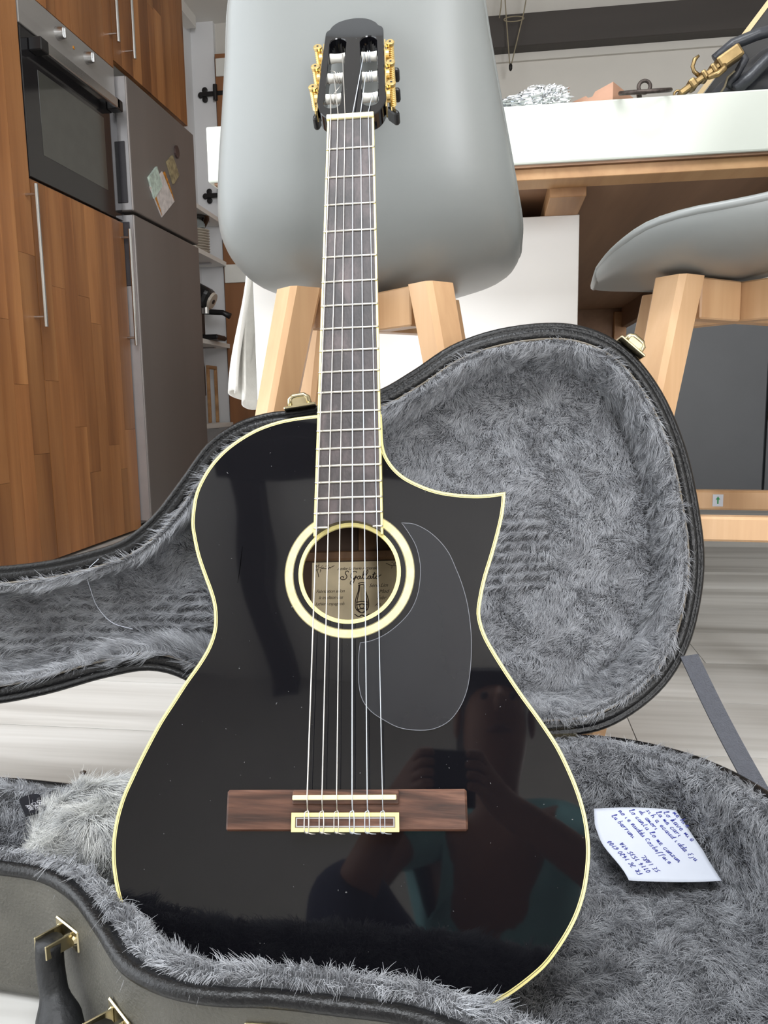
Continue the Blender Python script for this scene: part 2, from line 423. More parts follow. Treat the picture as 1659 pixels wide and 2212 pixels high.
# left wall: solid behind the cabinets, opening for the glazed doors further forward
bm = bmesh.new()
bm_box(bm, (XL - 0.1, 1.35, 0), (XL, YB, ZC)); bm_box(bm, (XL - 0.1, YF, 0), (XL, -1.85, ZC)); bm_box(bm, (XL - 0.1, -1.85, 2.25), (XL, 1.35, ZC))
struct(bm_obj('wall_left', bm, 'wall_white'))
bm = bmesh.new()
bm_box(bm, (XL, YF - 0.1, 0), (1.30, YF, ZC)); bm_box(bm, (2.25, YF - 0.1, 0), (XR, YF, ZC)); bm_box(bm, (1.30, YF - 0.1, 2.25), (2.25, YF, ZC))
struct(bm_obj('wall_front', bm, 'wall_white'))
bm = bmesh.new()
bm_box(bm, (XL, YF, ZC), (-1.0, YB, ZC + 0.1)); bm_box(bm, (0.7, YF, ZC), (XR, YB, ZC + 0.1))
bm_box(bm, (-1.0, YF, ZC), (0.7, -0.80, ZC + 0.1)); bm_box(bm, (-1.0, 0.30, ZC), (0.7, YB, ZC + 0.1))
struct(bm_obj('ceiling', bm, 'ceiling_white'))
def window(name, lo, hi, axis, n):
    bm = bmesh.new(); t = 0.05
    a = 1 if axis == 'x' else 0
    def bar(p0, p1, z0, z1):
        l = [0, 0, z0]; h_ = [0, 0, z1]
        l[a], h_[a] = p0, p1; b_ = 1 - a; l[b_], h_[b_] = lo[b_], hi[b_]
        bm_box(bm, tuple(l), tuple(h_))
    for i in range(n + 1):
        p = lo[a] + (hi[a] - lo[a]) * i / n; p = min(max(p, lo[a] + t / 2), hi[a] - t / 2)
        bar(p - t / 2, p + t / 2, lo[2], hi[2])
    bar(lo[a], hi[a], lo[2], lo[2] + t); bar(lo[a], hi[a], hi[2] - t, hi[2])
    return struct(bm_obj(name, bm, 'frame_window'))
window('window_1', (XL - 0.08, -1.85, 0.0), (XL - 0.04, 1.35, 2.25), 'x', 4)
window('window_2', (1.30, YF - 0.08, 0.0), (2.25, YF - 0.04, 2.25), 'y', 2)
# dark beams: one along the back wall, two on the ceiling behind the photographer
struct(box('trim_1', (-1.30, YB - 0.10, 2.30), (XR, YB, 2.457), 'beam_dark', bevel=0.004))
struct(box('trim_2', (-1.0, -1.42, 2.44), (XR, -1.20, ZC), 'beam_dark', bevel=0.004))
struct(box('trim_3', (-0.94, YF, 2.44), (-0.80, -1.42, ZC), 'beam_dark', bevel=0.004))
struct(box('trim_4', (-1.30, YB - 0.02, 2.262), (XR, YB, 2.30), 'wall_white'))
# partition behind the fridge that carries the shelves
struct(box('wall_alcove', (XL, 3.69, 0), (-1.66, YB, ZC), 'alcove_white'))
struct(box('trim_5', (-1.66, YB - 0.03, 0), (-1.53, YB, ZC), 'alcove_white'))
struct(box('trim_6', (-1.66, 3.69, 2.52), (-1.60, YB - 0.1, ZC), 'ceiling_white'))

# wooden door on the back wall
dr = struct(box('door_1', (-1.52, YB - 0.045, 0.02), (-0.62, YB - 0.005, 2.40), 'door_wood', bevel=0.003))
for i in range(6):
    piece('plank', (-1.52 + i * 0.15 + 0.002, YB - 0.055, 0.02), (-1.52 + (i + 1) * 0.15 - 0.002, YB - 0.045, 2.40), 'door_wood', dr)
def plate_two_screws(z0, z1, nm):
    p = box(nm, (-1.512, YB - 0.066, z0), (-1.30, YB - 0.055, z1), 'plate_white', dr, bevel=0.002)
plate_two_screws(2.282, 2.374, 'fixing_plate'); plate_two_screws(1.185, 1.285, 'fixing_plate')
def hinge(z):
    bm = bmesh.new()
    bm_box(bm, (-1.60, YB - 0.048, z - 0.012), (-1.44, YB - 0.03 - 0.027, z + 0.012), 0.002)
    for dx, dz in ((-1.612, 0), (-1.588, 0.024), (-1.588, -0.024)):
        bmesh.ops.create_uvsphere(bm, u_segments=10, v_segments=6, radius=0.017, matrix=Matrix.Translation((dx, YB - 0.042, z + dz)) @ Matrix.Diagonal((1, 0.4, 1, 1)))
    bm_cyl(bm, (-1.52, YB - 0.066, z - 0.04), (-1.52, YB - 0.066, z + 0.04), 0.012, 10)
    bm_obj('hinge', bm, 'iron_black', dr)
hinge(2.20); hinge(1.665)

# ------------------------------------------------------------------ tall kitchen units on the left
XFA = -1.417
def staves(parent, y0, y1, z0, z1, x0, x1, seed, w=0.080):
    rg = random.Random(seed); n = max(1, round((y1 - y0) / w)); ys = [y0]
    for i in range(n - 1): ys.append(y0 + (y1 - y0) * (i + 1 + rg.uniform(-0.18, 0.18)) / n)
    ys.append(y1)
    for i in range(n):
        z = z0
        cut = rg.uniform(0.25, 0.95)
        while z < z1 - 1e-4:
            zn = min(z1, z + cut)
            if z1 - zn < 0.12: zn = z1
            piece('stave', (x0, ys[i] + 0.0004, z + 0.0004), (x1, ys[i + 1] - 0.0004, zn - 0.0004), 'acacia', parent)
            z = zn; cut = rg.uniform(0.45, 1.2)
def bar_handle(parent, yy, z0, z1, x):
    bm = bmesh.new()
    bm_cyl(bm, (x + 0.036, yy, z0), (x + 0.036, yy, z1), 0.0065, 12)
    for zz in (z0 + 0.03, z1 - 0.03): bm_cyl(bm, (x - 0.001, yy, zz), (x + 0.036, yy, zz), 0.0045, 10)
    return bm_obj('handle', bm, 'chrome', parent, smooth=False)
def door(parent, y0, y1, z0, z1, seed, x=XFA):
    d = box('door', (x - 0.022, y0, z0), (x - 0.006, y1, z1), 'acacia', parent)
    staves(d, y0, y1, z0, z1, x - 0.006, x, seed)
    return d
# larder unit
lc = thing('larder_cabinet', (-1.72, 2.03, 0), 'tall wooden larder cabinet with long steel handle, cut off by the picture edge', 'cabinet')
box('body', (-2.0, 1.735, 0.03), (XFA - 0.024, 2.337, 2.42), 'white_panel', lc)
box('plinth', (-1.98, 1.735, 0.0), (XFA - 0.05, 2.337, 0.03), 'black_plastic', lc)
d = door(lc, 1.737, 2.338, 0.010, 2.42, 3); bar_handle(d, 2.312, 0.75, 1.175, XFA)
# oven housing
oc = thing('oven_cabinet', (-1.72, 2.65, 0), 'tall wooden cabinet housing the black built-in oven beside the fridge', 'cabinet')
OY0, OY1 = 2.341, 2.957
bm = bmesh.new()
bm_box(bm, (-2.0, OY0, 0.03), (XFA - 0.024, OY1, 1.203)); bm_box(bm, (-2.0, OY0, 1.757), (XFA - 0.024, OY1, 2.42))
bm_box(bm, (-2.0, OY0, 1.203), (-1.98, OY1, 1.757))
bm_obj('body', bm, 'white_panel', oc)
box('plinth', (-1.98, OY0, 0.0), (XFA - 0.05, OY1, 0.03), 'black_plastic', oc)
d = door(oc, OY0 + 0.001, OY1 - 0.001, 0.010, 1.2, 5); bar_handle(d, OY1 - 0.022, 0.735, 1.172, XFA)
d = door(oc, OY0 + 0.001, OY1 - 0.001, 1.758, 2.42, 8); bar_handle(d, OY1 - 0.022, 1.838, 2.27, XFA)
# oven
ov = thing('built_in_oven', (-1.68, 2.65, 1.206), 'black glass built-in oven with steel control panel and handle', 'oven')
box('body', (-1.97, OY0 + 0.01, 1.207), (XFA - 0.022, OY1 - 0.01, 1.755), 'black_plastic', ov)
box('control_panel', (XFA - 0.022, OY0 + 0.001, 1.648), (XFA + 0.003, OY1 - 0.006, 1.755), 'steel_panel', ov, bevel=0.002)
od = box('door', (XFA - 0.022, OY0 + 0.001, 1.206), (XFA + 0.003, OY1 - 0.006, 1.642), 'oven_glass', ov, bevel=0.002)
box('window', (XFA + 0.003, 2.425, 1.292), (XFA + 0.0038, 2.845, 1.545), 'oven_window', od)
bm = bmesh.new()
bm_box(bm, (XFA + 0.03, 2.42, 1.588), (XFA + 0.046, 2.895, 1.622), 0.003)
bm_obj('handle', bm, 'chrome', od)
for yy in (2.405, 2.897):
    box('handle_mount', (XFA + 0.003, yy - 0.022, 1.585), (XFA + 0.046, yy + 0.022, 1.624), 'black_plastic', od, bevel=0.003)
for yy in (2.56, 2.745):
    k = cyl('knob', (XFA + 0.003, yy, 1.708), (XFA + 0.028, yy, 1.708), 0.021, 'chrome', ov, 24, r2=0.017)
    box('knob_grip', (XFA + 0.028, yy - 0.003, 1.692), (XFA + 0.034, yy + 0.003, 1.724), 'chrome', k, bevel=0.001)
box('indicator_lamp', (XFA + 0.003, 2.655, 1.702), (XFA + 0.005, 2.664, 1.711), 'sunflower', ov)
# fridge
FX, FY0, FY1 = -1.375, 2.968, 3.640
fr = thing('fridge', (-1.70, 3.3, 0), 'steel fridge freezer with two doors standing between oven cabinet and shelves', 'fridge')
box('body', (-2.0, FY0 + 0.006, 0.02), (FX - 0.066, FY1, 1.735), 'steel_edge', fr)
box('foot_panel', (-1.98, FY0 + 0.01, 0.0), (FX - 0.08, FY1, 0.03), 'black_plastic', fr)
for z0, z1, gz0, gz1 in ((1.246, 1.736, 1.275, 1.50), (0.035, 1.234, 0.965, 1.205)):
    d = box('door', (FX - 0.06, FY0, z0), (FX, FY1, z1), 'steel_fridge', fr, bevel=0.006, segs=2)
    box('edge_trim', (FX - 0.058, FY0 - 0.004, z0 + 0.004), (FX - 0.006, FY0 + 0.001, z1 - 0.004), 'steel_edge', d)
    box('grip', (FX - 0.047, FY0 - 0.008, gz0), (FX - 0.018, FY0 - 0.003, gz1), 'grip_dark', d, bevel=0.002)
uc = thing('fridge_top_cabinet', (-1.7, 3.32, 1.79), 'wooden wall cabinet fitted above the steel fridge', 'cabinet')
box('body', (-2.0, 2.960, 1.79), (XFA - 0.024, 3.678, 2.42), 'white_panel', uc)
d = door(uc, 2.962, 3.68, 1.788, 2.42, 14); bar_handle(d, 3.066, 1.832, 2.27, XFA)
# magnets on the fridge door
def magnet(name, pts, m, label, th=0.004, extra=None):
    rings = [[(FX + d_, y_, z_) for y_, z_ in pts] for d_ in (0.0005, th)]
    o = loft(name, rings, m, None, True, True, True, smooth=False)
    return tag(o, label, 'magnet', 'magnets on the fridge door')
magnet('picture_magnet', [(3.105, 1.405), (3.19, 1.47), (3.235, 1.405), (3.15, 1.335)], 'magnet_a', 'green tilted picture magnet on fridge, overlapping the sunflower card', 0.009)
sm = magnet('card_magnet', [(3.118, 1.372), (3.25, 1.468), (3.365, 1.375), (3.222, 1.278)], 'magnet_b', 'white card magnet with sunflower borders on the fridge door', 0.004)
for a_, b_ in (((3.124, 1.372), (3.222, 1.284)), ((3.255, 1.464), (3.36, 1.378))):
    (ya, za), (yb, zb) = a_, b_
    q = loft('flower_border', [[(FX + 0.0045, ya, za), (FX + 0.0045, yb, zb), (FX + 0.0045, yb - 0.012, zb + 0.022), (FX + 0.0045, ya + 0.02, za + 0.012)],
                               [(FX + 0.0052, ya, za), (FX + 0.0052, yb, zb), (FX + 0.0052, yb - 0.012, zb + 0.022), (FX + 0.0052, ya + 0.02, za + 0.012)]], 'sunflower', sm, True, True, True, smooth=False)
magnet('tile_magnet', [(3.30, 1.52), (3.365, 1.565), (3.425, 1.50), (3.36, 1.445)], 'magnet_c', 'small brown square picture magnet high on the fridge door', 0.008)
magnet('oval_magnet', [(3.418 + 0.022 * math.cos(t), 1.595 + 0.026 * math.sin(t)) for t in np.linspace(0, 2 * PI, 16, endpoint=False)], 'magnet_d', 'tiny dark oval magnet, topmost on the fridge door', 0.008)

# open shelves
for i, (z, lab) in enumerate(((1.30, 'white wall shelf carrying the stacked plates'), (0.845, 'white wall shelf carrying the black coffee machine'), (0.40, 'white wall shelf carrying the utensil jar, lowest in the alcove'), (1.52, 'white wall shelf near the fridge top carrying small jars'))):
    s = thing('wall_shelf', (-1.58, 4.05, z), lab, 'shelf', 'white shelves in the alcove')
    box('board', (-1.659, 3.70, z - 0.024), (-1.50, YB - 0.06, z), 'white_panel', s, bevel=0.001)
    for yy in (3.85, 4.25):
        bm = bmesh.new(); bm_box(bm, (-1.6585, yy - 0.01, z - 0.11), (-1.648, yy + 0.01, z - 0.024)); bm_box(bm, (-1.6585, yy - 0.01, z - 0.032), (-1.54, yy + 0.01, z - 0.0242))
        bm_obj('bracket', bm, 'steel_edge', s)
# plates
def lathe(name, prof, c, m, parent=None, segs=28, smooth=True):
    rings = [[(c[0] + r_ * math.cos(2 * PI * k / segs), c[1] + r_ * math.sin(2 * PI * k / segs), c[2] + z_) for k in range(segs)] for r_, z_ in prof]
    return loft(name, rings, m, parent, True, True, True, smooth)
n_pl = 9
for k in range(n_pl):
    o = lathe('plate', [(0.03, 0.0), (0.048, 0.001), (0.072, 0.010), (0.074, 0.012), (0.070, 0.013), (0.045, 0.005), (0.01, 0.004)], (-1.575, 4.13, 1.3005 + k * 0.0135), 'ceramic')
    nth = ('lowest', 'second lowest', 'third lowest', 'fourth lowest', 'middle', 'fourth highest', 'third highest', 'second highest', 'topmost')[k]
    tag(o, nth + ' beige round plate in the pile on the alcove shelf', 'plate', 'plates stacked on the alcove shelf')
o = lathe('glass_bowl', [(0.03, 0), (0.05, 0.004), (0.075, 0.05), (0.078, 0.065), (0.075, 0.065), (0.05, 0.012), (0.01, 0.008)], (-1.575, 4.13, 1.4245), 'glass_clear')
tag(o, 'clear glass bowl resting upon the pile of beige plates', 'bowl')
o = box('tea_carton', (-1.545, 3.93, 1.3005), (-1.510, 3.965, 1.385), 'plate_white', bevel=0.002); tag(o, 'small pale carton beside the stacked plates', 'carton')
for i, (yy, hh, mm, lab) in enumerate(((3.93, 0.10, 'magnet_a', 'small green jar on the alcove shelf next to the fridge'), (4.03, 0.075, 'ceramic', 'short pale jar on the alcove shelf behind the green jar'))):
    j = thing('jar', (-1.56, yy, 1.5205), lab, 'jar')
    lathe('jar_body', [(0.02, 0), (0.03, 0.004), (0.03, hh * 0.8), (0.02, hh * 0.9)], (-1.56, yy, 1.5205), mm, j)
    lathe('lid', [(0.022, hh * 0.9), (0.022, hh), (0.015, hh + 0.004)], (-1.56, yy, 1.5205), 'black_plastic', j)
# coffee machine on the middle shelf
cm = thing('coffee_machine', (-1.56, 4.12, 0.846), 'black coffee machine with pale dial and lever handle on the alcove shelf', 'coffee machine')
bm = bmesh.new()
bm_box(bm, (-1.64, 4.05, 0.8455), (-1.45, 4.20, 0.872), 0.008); bm_box(bm, (-1.64, 4.06, 0.872), (-1.565, 4.19, 1.10), 0.01)
bm_obj('body', bm, 'black_plastic', cm)
Mh = Matrix.Translation((-1.56, 4.12, 1.085)) @ Matrix.Rotation(R(28), 4, 'Y')
box('head', (-0.085, -0.065, -0.06), (0.07, 0.065, 0.055), 'black_plastic', cm, bevel=0.035, M=Mh, segs=3)
bm = bmesh.new()
bm_tube(bm, [Mh @ Vector((0.065, 0, -0.0)), Mh @ Vector((0.078, 0, 0.0))], [0.048, 0.044], 24); bm_obj('dial', bm, 'ceramic', cm)
cyl('dial_centre', Mh @ Vector((0.075, 0, 0)), Mh @ Vector((0.083, 0, 0)), 0.012, 'black_plastic', cm, 14)
tube('lever', [(-1.55, 4.12, 1.0), (-1.50, 4.12, 0.995), (-1.44, 4.12, 0.99), (-1.40, 4.12, 0.97)], [0.016, 0.015, 0.014, 0.017], 'black_plastic', cm)
cyl('filter_holder', (-1.535, 4.115, 0.985), (-1.535, 4.115, 1.03), 0.028, 'chrome', cm, 18)
# lower shelf: utensil jar, wooden tongs, black lidded canister
ca = thing('canister', (-1.575, 4.05, 0.4005), 'tall dark lidded canister on the lowest alcove shelf', 'canister')
lathe('glass_base', [(0.03, 0), (0.033, 0.004), (0.036, 0.13), (0.036, 0.15)], (-1.575, 4.05, 0.4005), 'glass_clear', ca)
lathe('hood', [(0.043, 0.15), (0.045, 0.155), (0.045, 0.30), (0.038, 0.345), (0.015, 0.362)], (-1.575, 4.05, 0.4005), 'black_plastic', ca)
fm = thing('photo_frame', (-1.575, 4.27, 0.4), 'narrow wooden frame standing on the lowest alcove shelf', 'frame')
for a_, b_, nm in (((-1.585, 4.215, 0.401), (-1.57, 4.235, 0.70), 'stile'), ((-1.585, 4.335, 0.401), (-1.57, 4.355, 0.70), 'stile'), ((-1.585, 4.215, 0.70), (-1.57, 4.355, 0.72), 'rail')):
    box(nm, a_, b_, 'pine_under', fm, bevel=0.002)

# ------------------------------------------------------------------ island table
TZ, TB = 0.970, 0.879
TX0, TX1, TY0, TY1 = -0.488, 0.575, 1.350, 3.55
tb = thing('island_table', (0.04, 2.4, 0), 'long white topped island table on wooden rails behind the grey stools', 'table')
box('top', (TX0, TY0, TB), (TX1, TY1, TZ), 'white_laminate', tb, bevel=0.003, segs=2)
box('underside', (TX0 + 0.01, TY0 + 0.004, TB - 0.004), (TX1 - 0.01, TY1 - 0.01, TB), 'plywood_brown', tb)
box('front_rail', (TX0 + 0.02, TY0 + 0.012, 0.857), (TX1 - 0.02, TY0 + 0.07, TB - 0.004), 'pine_under', tb, bevel=0.001)
for x0, x1 in ((0.094, 0.155), (-0.46, -0.40)):
    box('cross_rail', (x0, TY0 + 0.07, 0.842), (x1, TY1 - 0.08, TB - 0.004), 'pine_under', tb, bevel=0.001)
box('side_apron', (0.530, TY0 + 0.07, 0.795), (0.556, TY1 - 0.02, TB - 0.004), 'plywood_brown', tb, bevel=0.001)
box('end_apron', (0.10, TY1 - 0.08, 0.70), (0.53, TY1 - 0.05, TB - 0.004), 'plywood_brown', tb, bevel=0.001)
for x0, y0 in ((0.50, 3.44), (-0.47, 3.44), (0.50, 1.72)) [:2]:
    box('leg', (x0, y0, 0), (x0 + 0.05, y0 + 0.05, 0.86), 'pine_under', tb, bevel=0.002)
ic = thing('island_cupboard', (-0.16, 2.0, 0), 'plain white cupboard unit under the island table', 'cupboard')
box('front_panel', (-0.478, 1.555, 0.02), (0.158, 1.573, 0.842), 'white_panel', ic, bevel=0.001)
box('body', (-0.474, 1.573, 0.0), (0.150, 2.55, 0.838), 'white_panel', ic)
o = box('folded_cloth', (0.03, 1.44, 0.802), (0.13, 1.55, 0.815), 'towel_white')  # replaced below by a softer shape
bpy.data.objects.remove(o)

# towel hanging at the left side of the island
tw = thing('towel', (-0.52, 1.68, 0.5), 'white towel hanging in folds at the end of the island cupboard', 'towel')
def towel_sheet(name, y0, y1, x, z0, z1, amp, ph, m='towel_white'):
    nu, nv = 26, 16; vsx, fs = [], []
    for j in range(nv + 1):
        v = j / nv; z = z1 + (z0 - z1) * v
        for i in range(nu + 1):
            u = i / nu; yy = y0 + (y1 - y0) * (0.5 + (u - 0.5) * (0.45 + 0.55 * v ** 0.8))
            xx = x + amp * (0.35 + 0.65 * v) * math.sin(u * 13 + ph + 0.8 * v) + 0.008 * math.sin(5 * v + ph) - 0.03 * v
            vsx.append((xx, yy, z + 0.012 * math.sin(u * 9 + ph) * v))
    n = nu + 1
    for j in range(nv):
        for i in range(nu): fs.append((j * n + i, j * n + i + 1, (j + 1) * n + i + 1, (j + 1) * n + i))
    o = mesh_obj(name, vsx, fs, m, tw, True)
    sd = o.modifiers.new('thick', 'SOLIDIFY'); sd.thickness = 0.005
    return o
towel_sheet('front_fold', 1.60, 1.78, -0.520, 0.52, 0.86, 0.016, 0.3)
towel_sheet('back_fold', 1.63, 1.84, -0.505, 0.50, 0.86, 0.011, 2.1)
cyl('peg', (-0.474, 1.70, 0.852), (-0.54, 1.70, 0.858), 0.007, 'chrome', tw, 12)

# things on the island
def fo():
    bm = bmesh.new()
    bmesh.ops.create_icosphere(bm, subdivisions=5, radius=1.0)
    from mathutils import noise
    for v in bm.verts:
        p = v.co.copy(); d_ = 0.0
        for sc, am in ((2.6, 0.17), (6, 0.14), (12, 0.06)):
            d_ += am * abs(noise.noise(p * sc)) * 2 - am * 0.6
        p = p * (1 + d_)
        tail = max(0.0, -p.x - 0.2)
        v.co = Vector((0.080 + p.x * 0.043 - tail * 0.034, 1.384 + p.y * 0.021, 0.9705 + 0.019 + p.z * 0.021 * (1 - 0.5 * min(1, tail)) - tail * 0.006))
        v.co.z = max(v.co.z, 0.9705)
    o = bm_obj('crumpled_foil', bm, 'foil'); return o
tag(fo(), 'crumpled ball of shiny aluminium foil on the island table', 'foil')
pts = [(-0.03 + 0.011 * t / (2 * PI) * 0.55 + 0.0, 1.40 + 0.009 * math.cos(t), 0.9805 + 0.0088 * math.sin(t)) for t in np.linspace(0, 2 * PI * 10, 200)]
tag(tube('metal_spring', pts, 0.0016, 'chrome', None, 6), 'coiled metal spring lying beside the foil on the island', 'spring')
# wedge block with notch
prof = [(0.055, 0.9703), (0.180, 0.9703), (0.180, 1.0), (0.150, 0.9925), (0.1455, 0.986), (0.1385, 0.9855), (0.134, 0.9895), (0.100, 0.984)]
rings = [[(x, yy, z) for x, z in prof] for yy in (1.362, 1.49)]
Mr = Matrix.Translation((0.187, 1.362, 0)) @ Matrix.Rotation(R(-30), 4, 'Z') @ Matrix.Translation((-0.18, -1.362, 0))
rings = [[tuple(Mr @ Vector(p)) for p in r_] for r_ in rings]
o = loft('wooden_wedge', rings, 'terracotta_wood', None, True, True, True, smooth=False)
tag(o, 'reddish wooden wedge block with a notch on the island table', 'block')
# iron ring overhanging the edge
rg_ = thing('iron_ring', (0.232, 1.34, 0.9735), 'dark iron ring with small loop overhanging the white table edge', 'ring')
tube('hoop', [(0.232 + 0.037 * math.cos(t), 1.335 + 0.035 * math.sin(t), 0.9775 + 0.35 * (-0.015 + 0.035 * math.sin(t))) for t in np.linspace(0, 2 * PI, 40, endpoint=False)], 0.0035, 'iron_ring', rg_, 10, True)
tube('eye', [(0.236 + 0.009 * math.cos(t), 1.366 , 0.9905 + 0.009 * math.sin(t)) for t in np.linspace(0, 2 * PI, 24, endpoint=False)], 0.0030, 'iron_ring', rg_, 8, True)
cyl('shank', (0.228, 1.369, 0.985), (0.236, 1.40, 0.9745), 0.004, 'iron_ring', rg_, 10)
# leaning black board with pale wooden edge
lb = thing('leaning_board', (0.40, 1.47, 0.97), 'black board with pale wooden edge leaning up from the island table', 'board')
Mb = Matrix.Translation((0.318, 1.486, 0.9755)) @ Matrix.Rotation(R(37.5), 4, 'Y')
loft('panel', [[(0.322, yy, 0.9715), (0.322 + 0.36 * math.sin(R(37.5)), yy, 0.9745 + 0.36 * math.cos(R(37.5))), (0.57, yy, 0.9745 + 0.36 * math.cos(R(37.5))), (0.57, yy, 0.9715)] for yy in (1.486, 1.498)], 'board_black', lb, True, True, True, smooth=False)
box('edge_strip', (-0.004, -0.002, 0.0), (0.004, 0.014, 0.36), 'strip_pale', lb, M=Mb)
# brass clasp
bc = thing('brass_clasp', (0.33, 1.375, 0.972), 'antique brass clasp with curled tabs leaning on the black leather bag', 'clasp')
ang = R(-33)
Mc = Matrix.Translation((0.290, 1.372, 0.9765)) @ Matrix.Rotation(ang, 4, 'Y')
bm = bmesh.new()
bm_box(bm, (0.0, -0.010, -0.0045), (0.090, 0.010, 0.0045), 0.002)
bm_obj('bar', bm, 'brass_old', bc)
bm = bmesh.new(); bm_box(bm, (0.068, -0.013, -0.0095), (0.108, 0.013, 0.0115), 0.004, segs=2); bm_obj('end_plate', bm, 'brass_old', bc)
for x0, w_ in ((0.018, 0.012), (0.040, 0.009), (0.056, 0.009)):
    bm = bmesh.new(); bm_box(bm, (x0, -0.0125, -0.0075), (x0 + w_, 0.0125, 0.0085), 0.0035, segs=2); bm_obj('collar', bm, 'brass_old', bc)
bm = bmesh.new(); bm_tube(bm, [Mc.inverted() @ Vector(p) for p in ()] or [(0.040, 0, 0.006), (0.037, 0, 0.016), (0.039, 0, 0.024), (0.047, 0, 0.031), (0.055, 0, 0.032)], [0.0035, 0.003, 0.003, 0.0035, 0.002], 10)
bm_obj('curled_tab', bm, 'brass_old', bc, smooth=True)
bm = bmesh.new(); bm_tube(bm, [(0.045, -0.012, -0.006), (0.058, -0.014, -0.011), (0.070, -0.013, -0.010), (0.074, -0.012, -0.004)], [0.004, 0.005, 0.005, 0.003], 10)
bm_obj('curled_tab', bm, 'brass_old', bc, smooth=True)
for ch in [c for c in bc.children]:
    ch.data.transform(Mc)
tube('foot_ring', [(0.289 + 0.006 * math.cos(t), 1.372, 0.9775 + 0.006 * math.sin(t)) for t in np.linspace(0, 2 * PI, 16, endpoint=False)], 0.002, 'brass_old', bc, 8, True)
# black leather bag with strap
bg = thing('leather_bag', (0.44, 1.43, 0.97), 'black leather bag with rolled straps on the island table', 'bag')
bm = bmesh.new(); bmesh.ops.create_icosphere(bm, subdivisions=4, radius=1.0)
from mathutils import noise as mnoise
for v in bm.verts:
    p = v.co.copy(); k = 1 + 0.16 * mnoise.noise(p * 1.7) + 0.05 * mnoise.noise(p * 5)
    v.co = Vector((0.455 + 0.10 * p.x * k, 1.435 + 0.035 * p.y * k, 1.005 + 0.062 * p.z * k + 0.035 * p.x)); v.co.z = max(v.co.z, 0.9702)
bm_obj('pouch', bm, 'leather_black', bg, smooth=True)
tube('strap', [(0.352, 1.392, 1.028), (0.366, 1.388, 1.038), (0.384, 1.386, 1.040), (0.392, 1.386, 1.028), (0.380, 1.386, 1.006), (0.368, 1.387, 0.99)], 0.0065, 'leather_black', bg, 12)
tube('strap', [(0.350, 1.40, 1.036), (0.375, 1.395, 1.055), (0.41, 1.393, 1.066), (0.45, 1.395, 1.075)], 0.009, 'leather_black', bg, 12)
tube('strap', [(0.378, 1.383, 0.982), (0.398, 1.382, 0.998), (0.422, 1.383, 1.022), (0.45, 1.385, 1.04)], 0.010, 'leather_black', bg, 12)
tube('zip_cord', [(0.353, 1.383, 0.974), (0.362, 1.382, 0.988), (0.366, 1.382, 1.002), (0.376, 1.381, 1.01)], 0.0018, 'twine', bg, 6)
# dark folded bundle under the table top beside the rail
nb = thing('folded_bundle', (0.05, 1.45, 0.842), 'grey folded bag stored on the white cupboard under the table', 'bag')
bm = bmesh.new(); bmesh.ops.create_icosphere(bm, subdivisions=3, radius=1.0)
for v in bm.verts:
    p = v.co.copy(); v.co = Vector((0.03 + 0.05 * p.x, 1.72 + 0.06 * p.y, 0.857 + 0.0145 * p.z))
bm_obj('roll', bm, 'beam_dark', nb, smooth=True)
# twine hanging from the ceiling in front of the beam
tl = thing('hanging_twine', (0.10, 4.0, ZC), 'thin twine loops hanging from the ceiling before the dark beam', 'twine')
for pts in ([(0.035, 4.3, ZC), (0.03, 4.3, 2.47), (0.022, 4.3, 2.42)], [(0.045, 4.3, ZC), (0.055, 4.3, 2.44), (0.075, 4.3, 2.20)],
            [(0.17, 4.3, ZC), (0.145, 4.3, 2.44), (0.085, 4.3, 2.20)]):
    tube('strand', pts, 0.0032, 'twine', tl, 6)
tube('bow', [(0.045 + 0.05 * (1 - math.cos(t)), 4.3, 2.41 + 0.012 * math.sin(t)) for t in np.linspace(0, 2 * PI, 20, endpoint=False)], 0.0028, 'twine', tl, 6, True)
lathe('weight', [(0.004, 0.0), (0.009, 0.01), (0.009, 0.028), (0.004, 0.035)], (0.08, 4.3, 2.165), 'iron_black', tl, 12)

# dark grey base cupboards at the back wall
def grey_cab(x0, x1, lab):
    g = thing('grey_base_cupboard', ((x0 + x1) / 2, YB - 0.3, 0), lab, 'cupboard', 'grey cupboards along the back wall')
    box('body', (x0, YB - 0.56, 0.0), (x1, YB - 0.001, 0.92), 'grey_cabinet', g)
    d_ = box('door', (x0 + 0.002, YB - 0.585, 0.02), (x1 - 0.002, YB - 0.562, 0.915), 'grey_cabinet', g, bevel=0.002)
    return g, d_
g1, d1 = grey_cab(0.42, 1.258, 'dark grey base cupboard seen under the seat of the stool beside the lid')
g2, d2 = grey_cab(1.264, 2.1, 'dark grey base cupboard with brass hinge, cut off by the picture edge')
box('hinge', (1.2655, YB - 0.592, 0.39), (1.277, YB - 0.584, 0.47), 'brass_latch', d2, bevel=0.001)

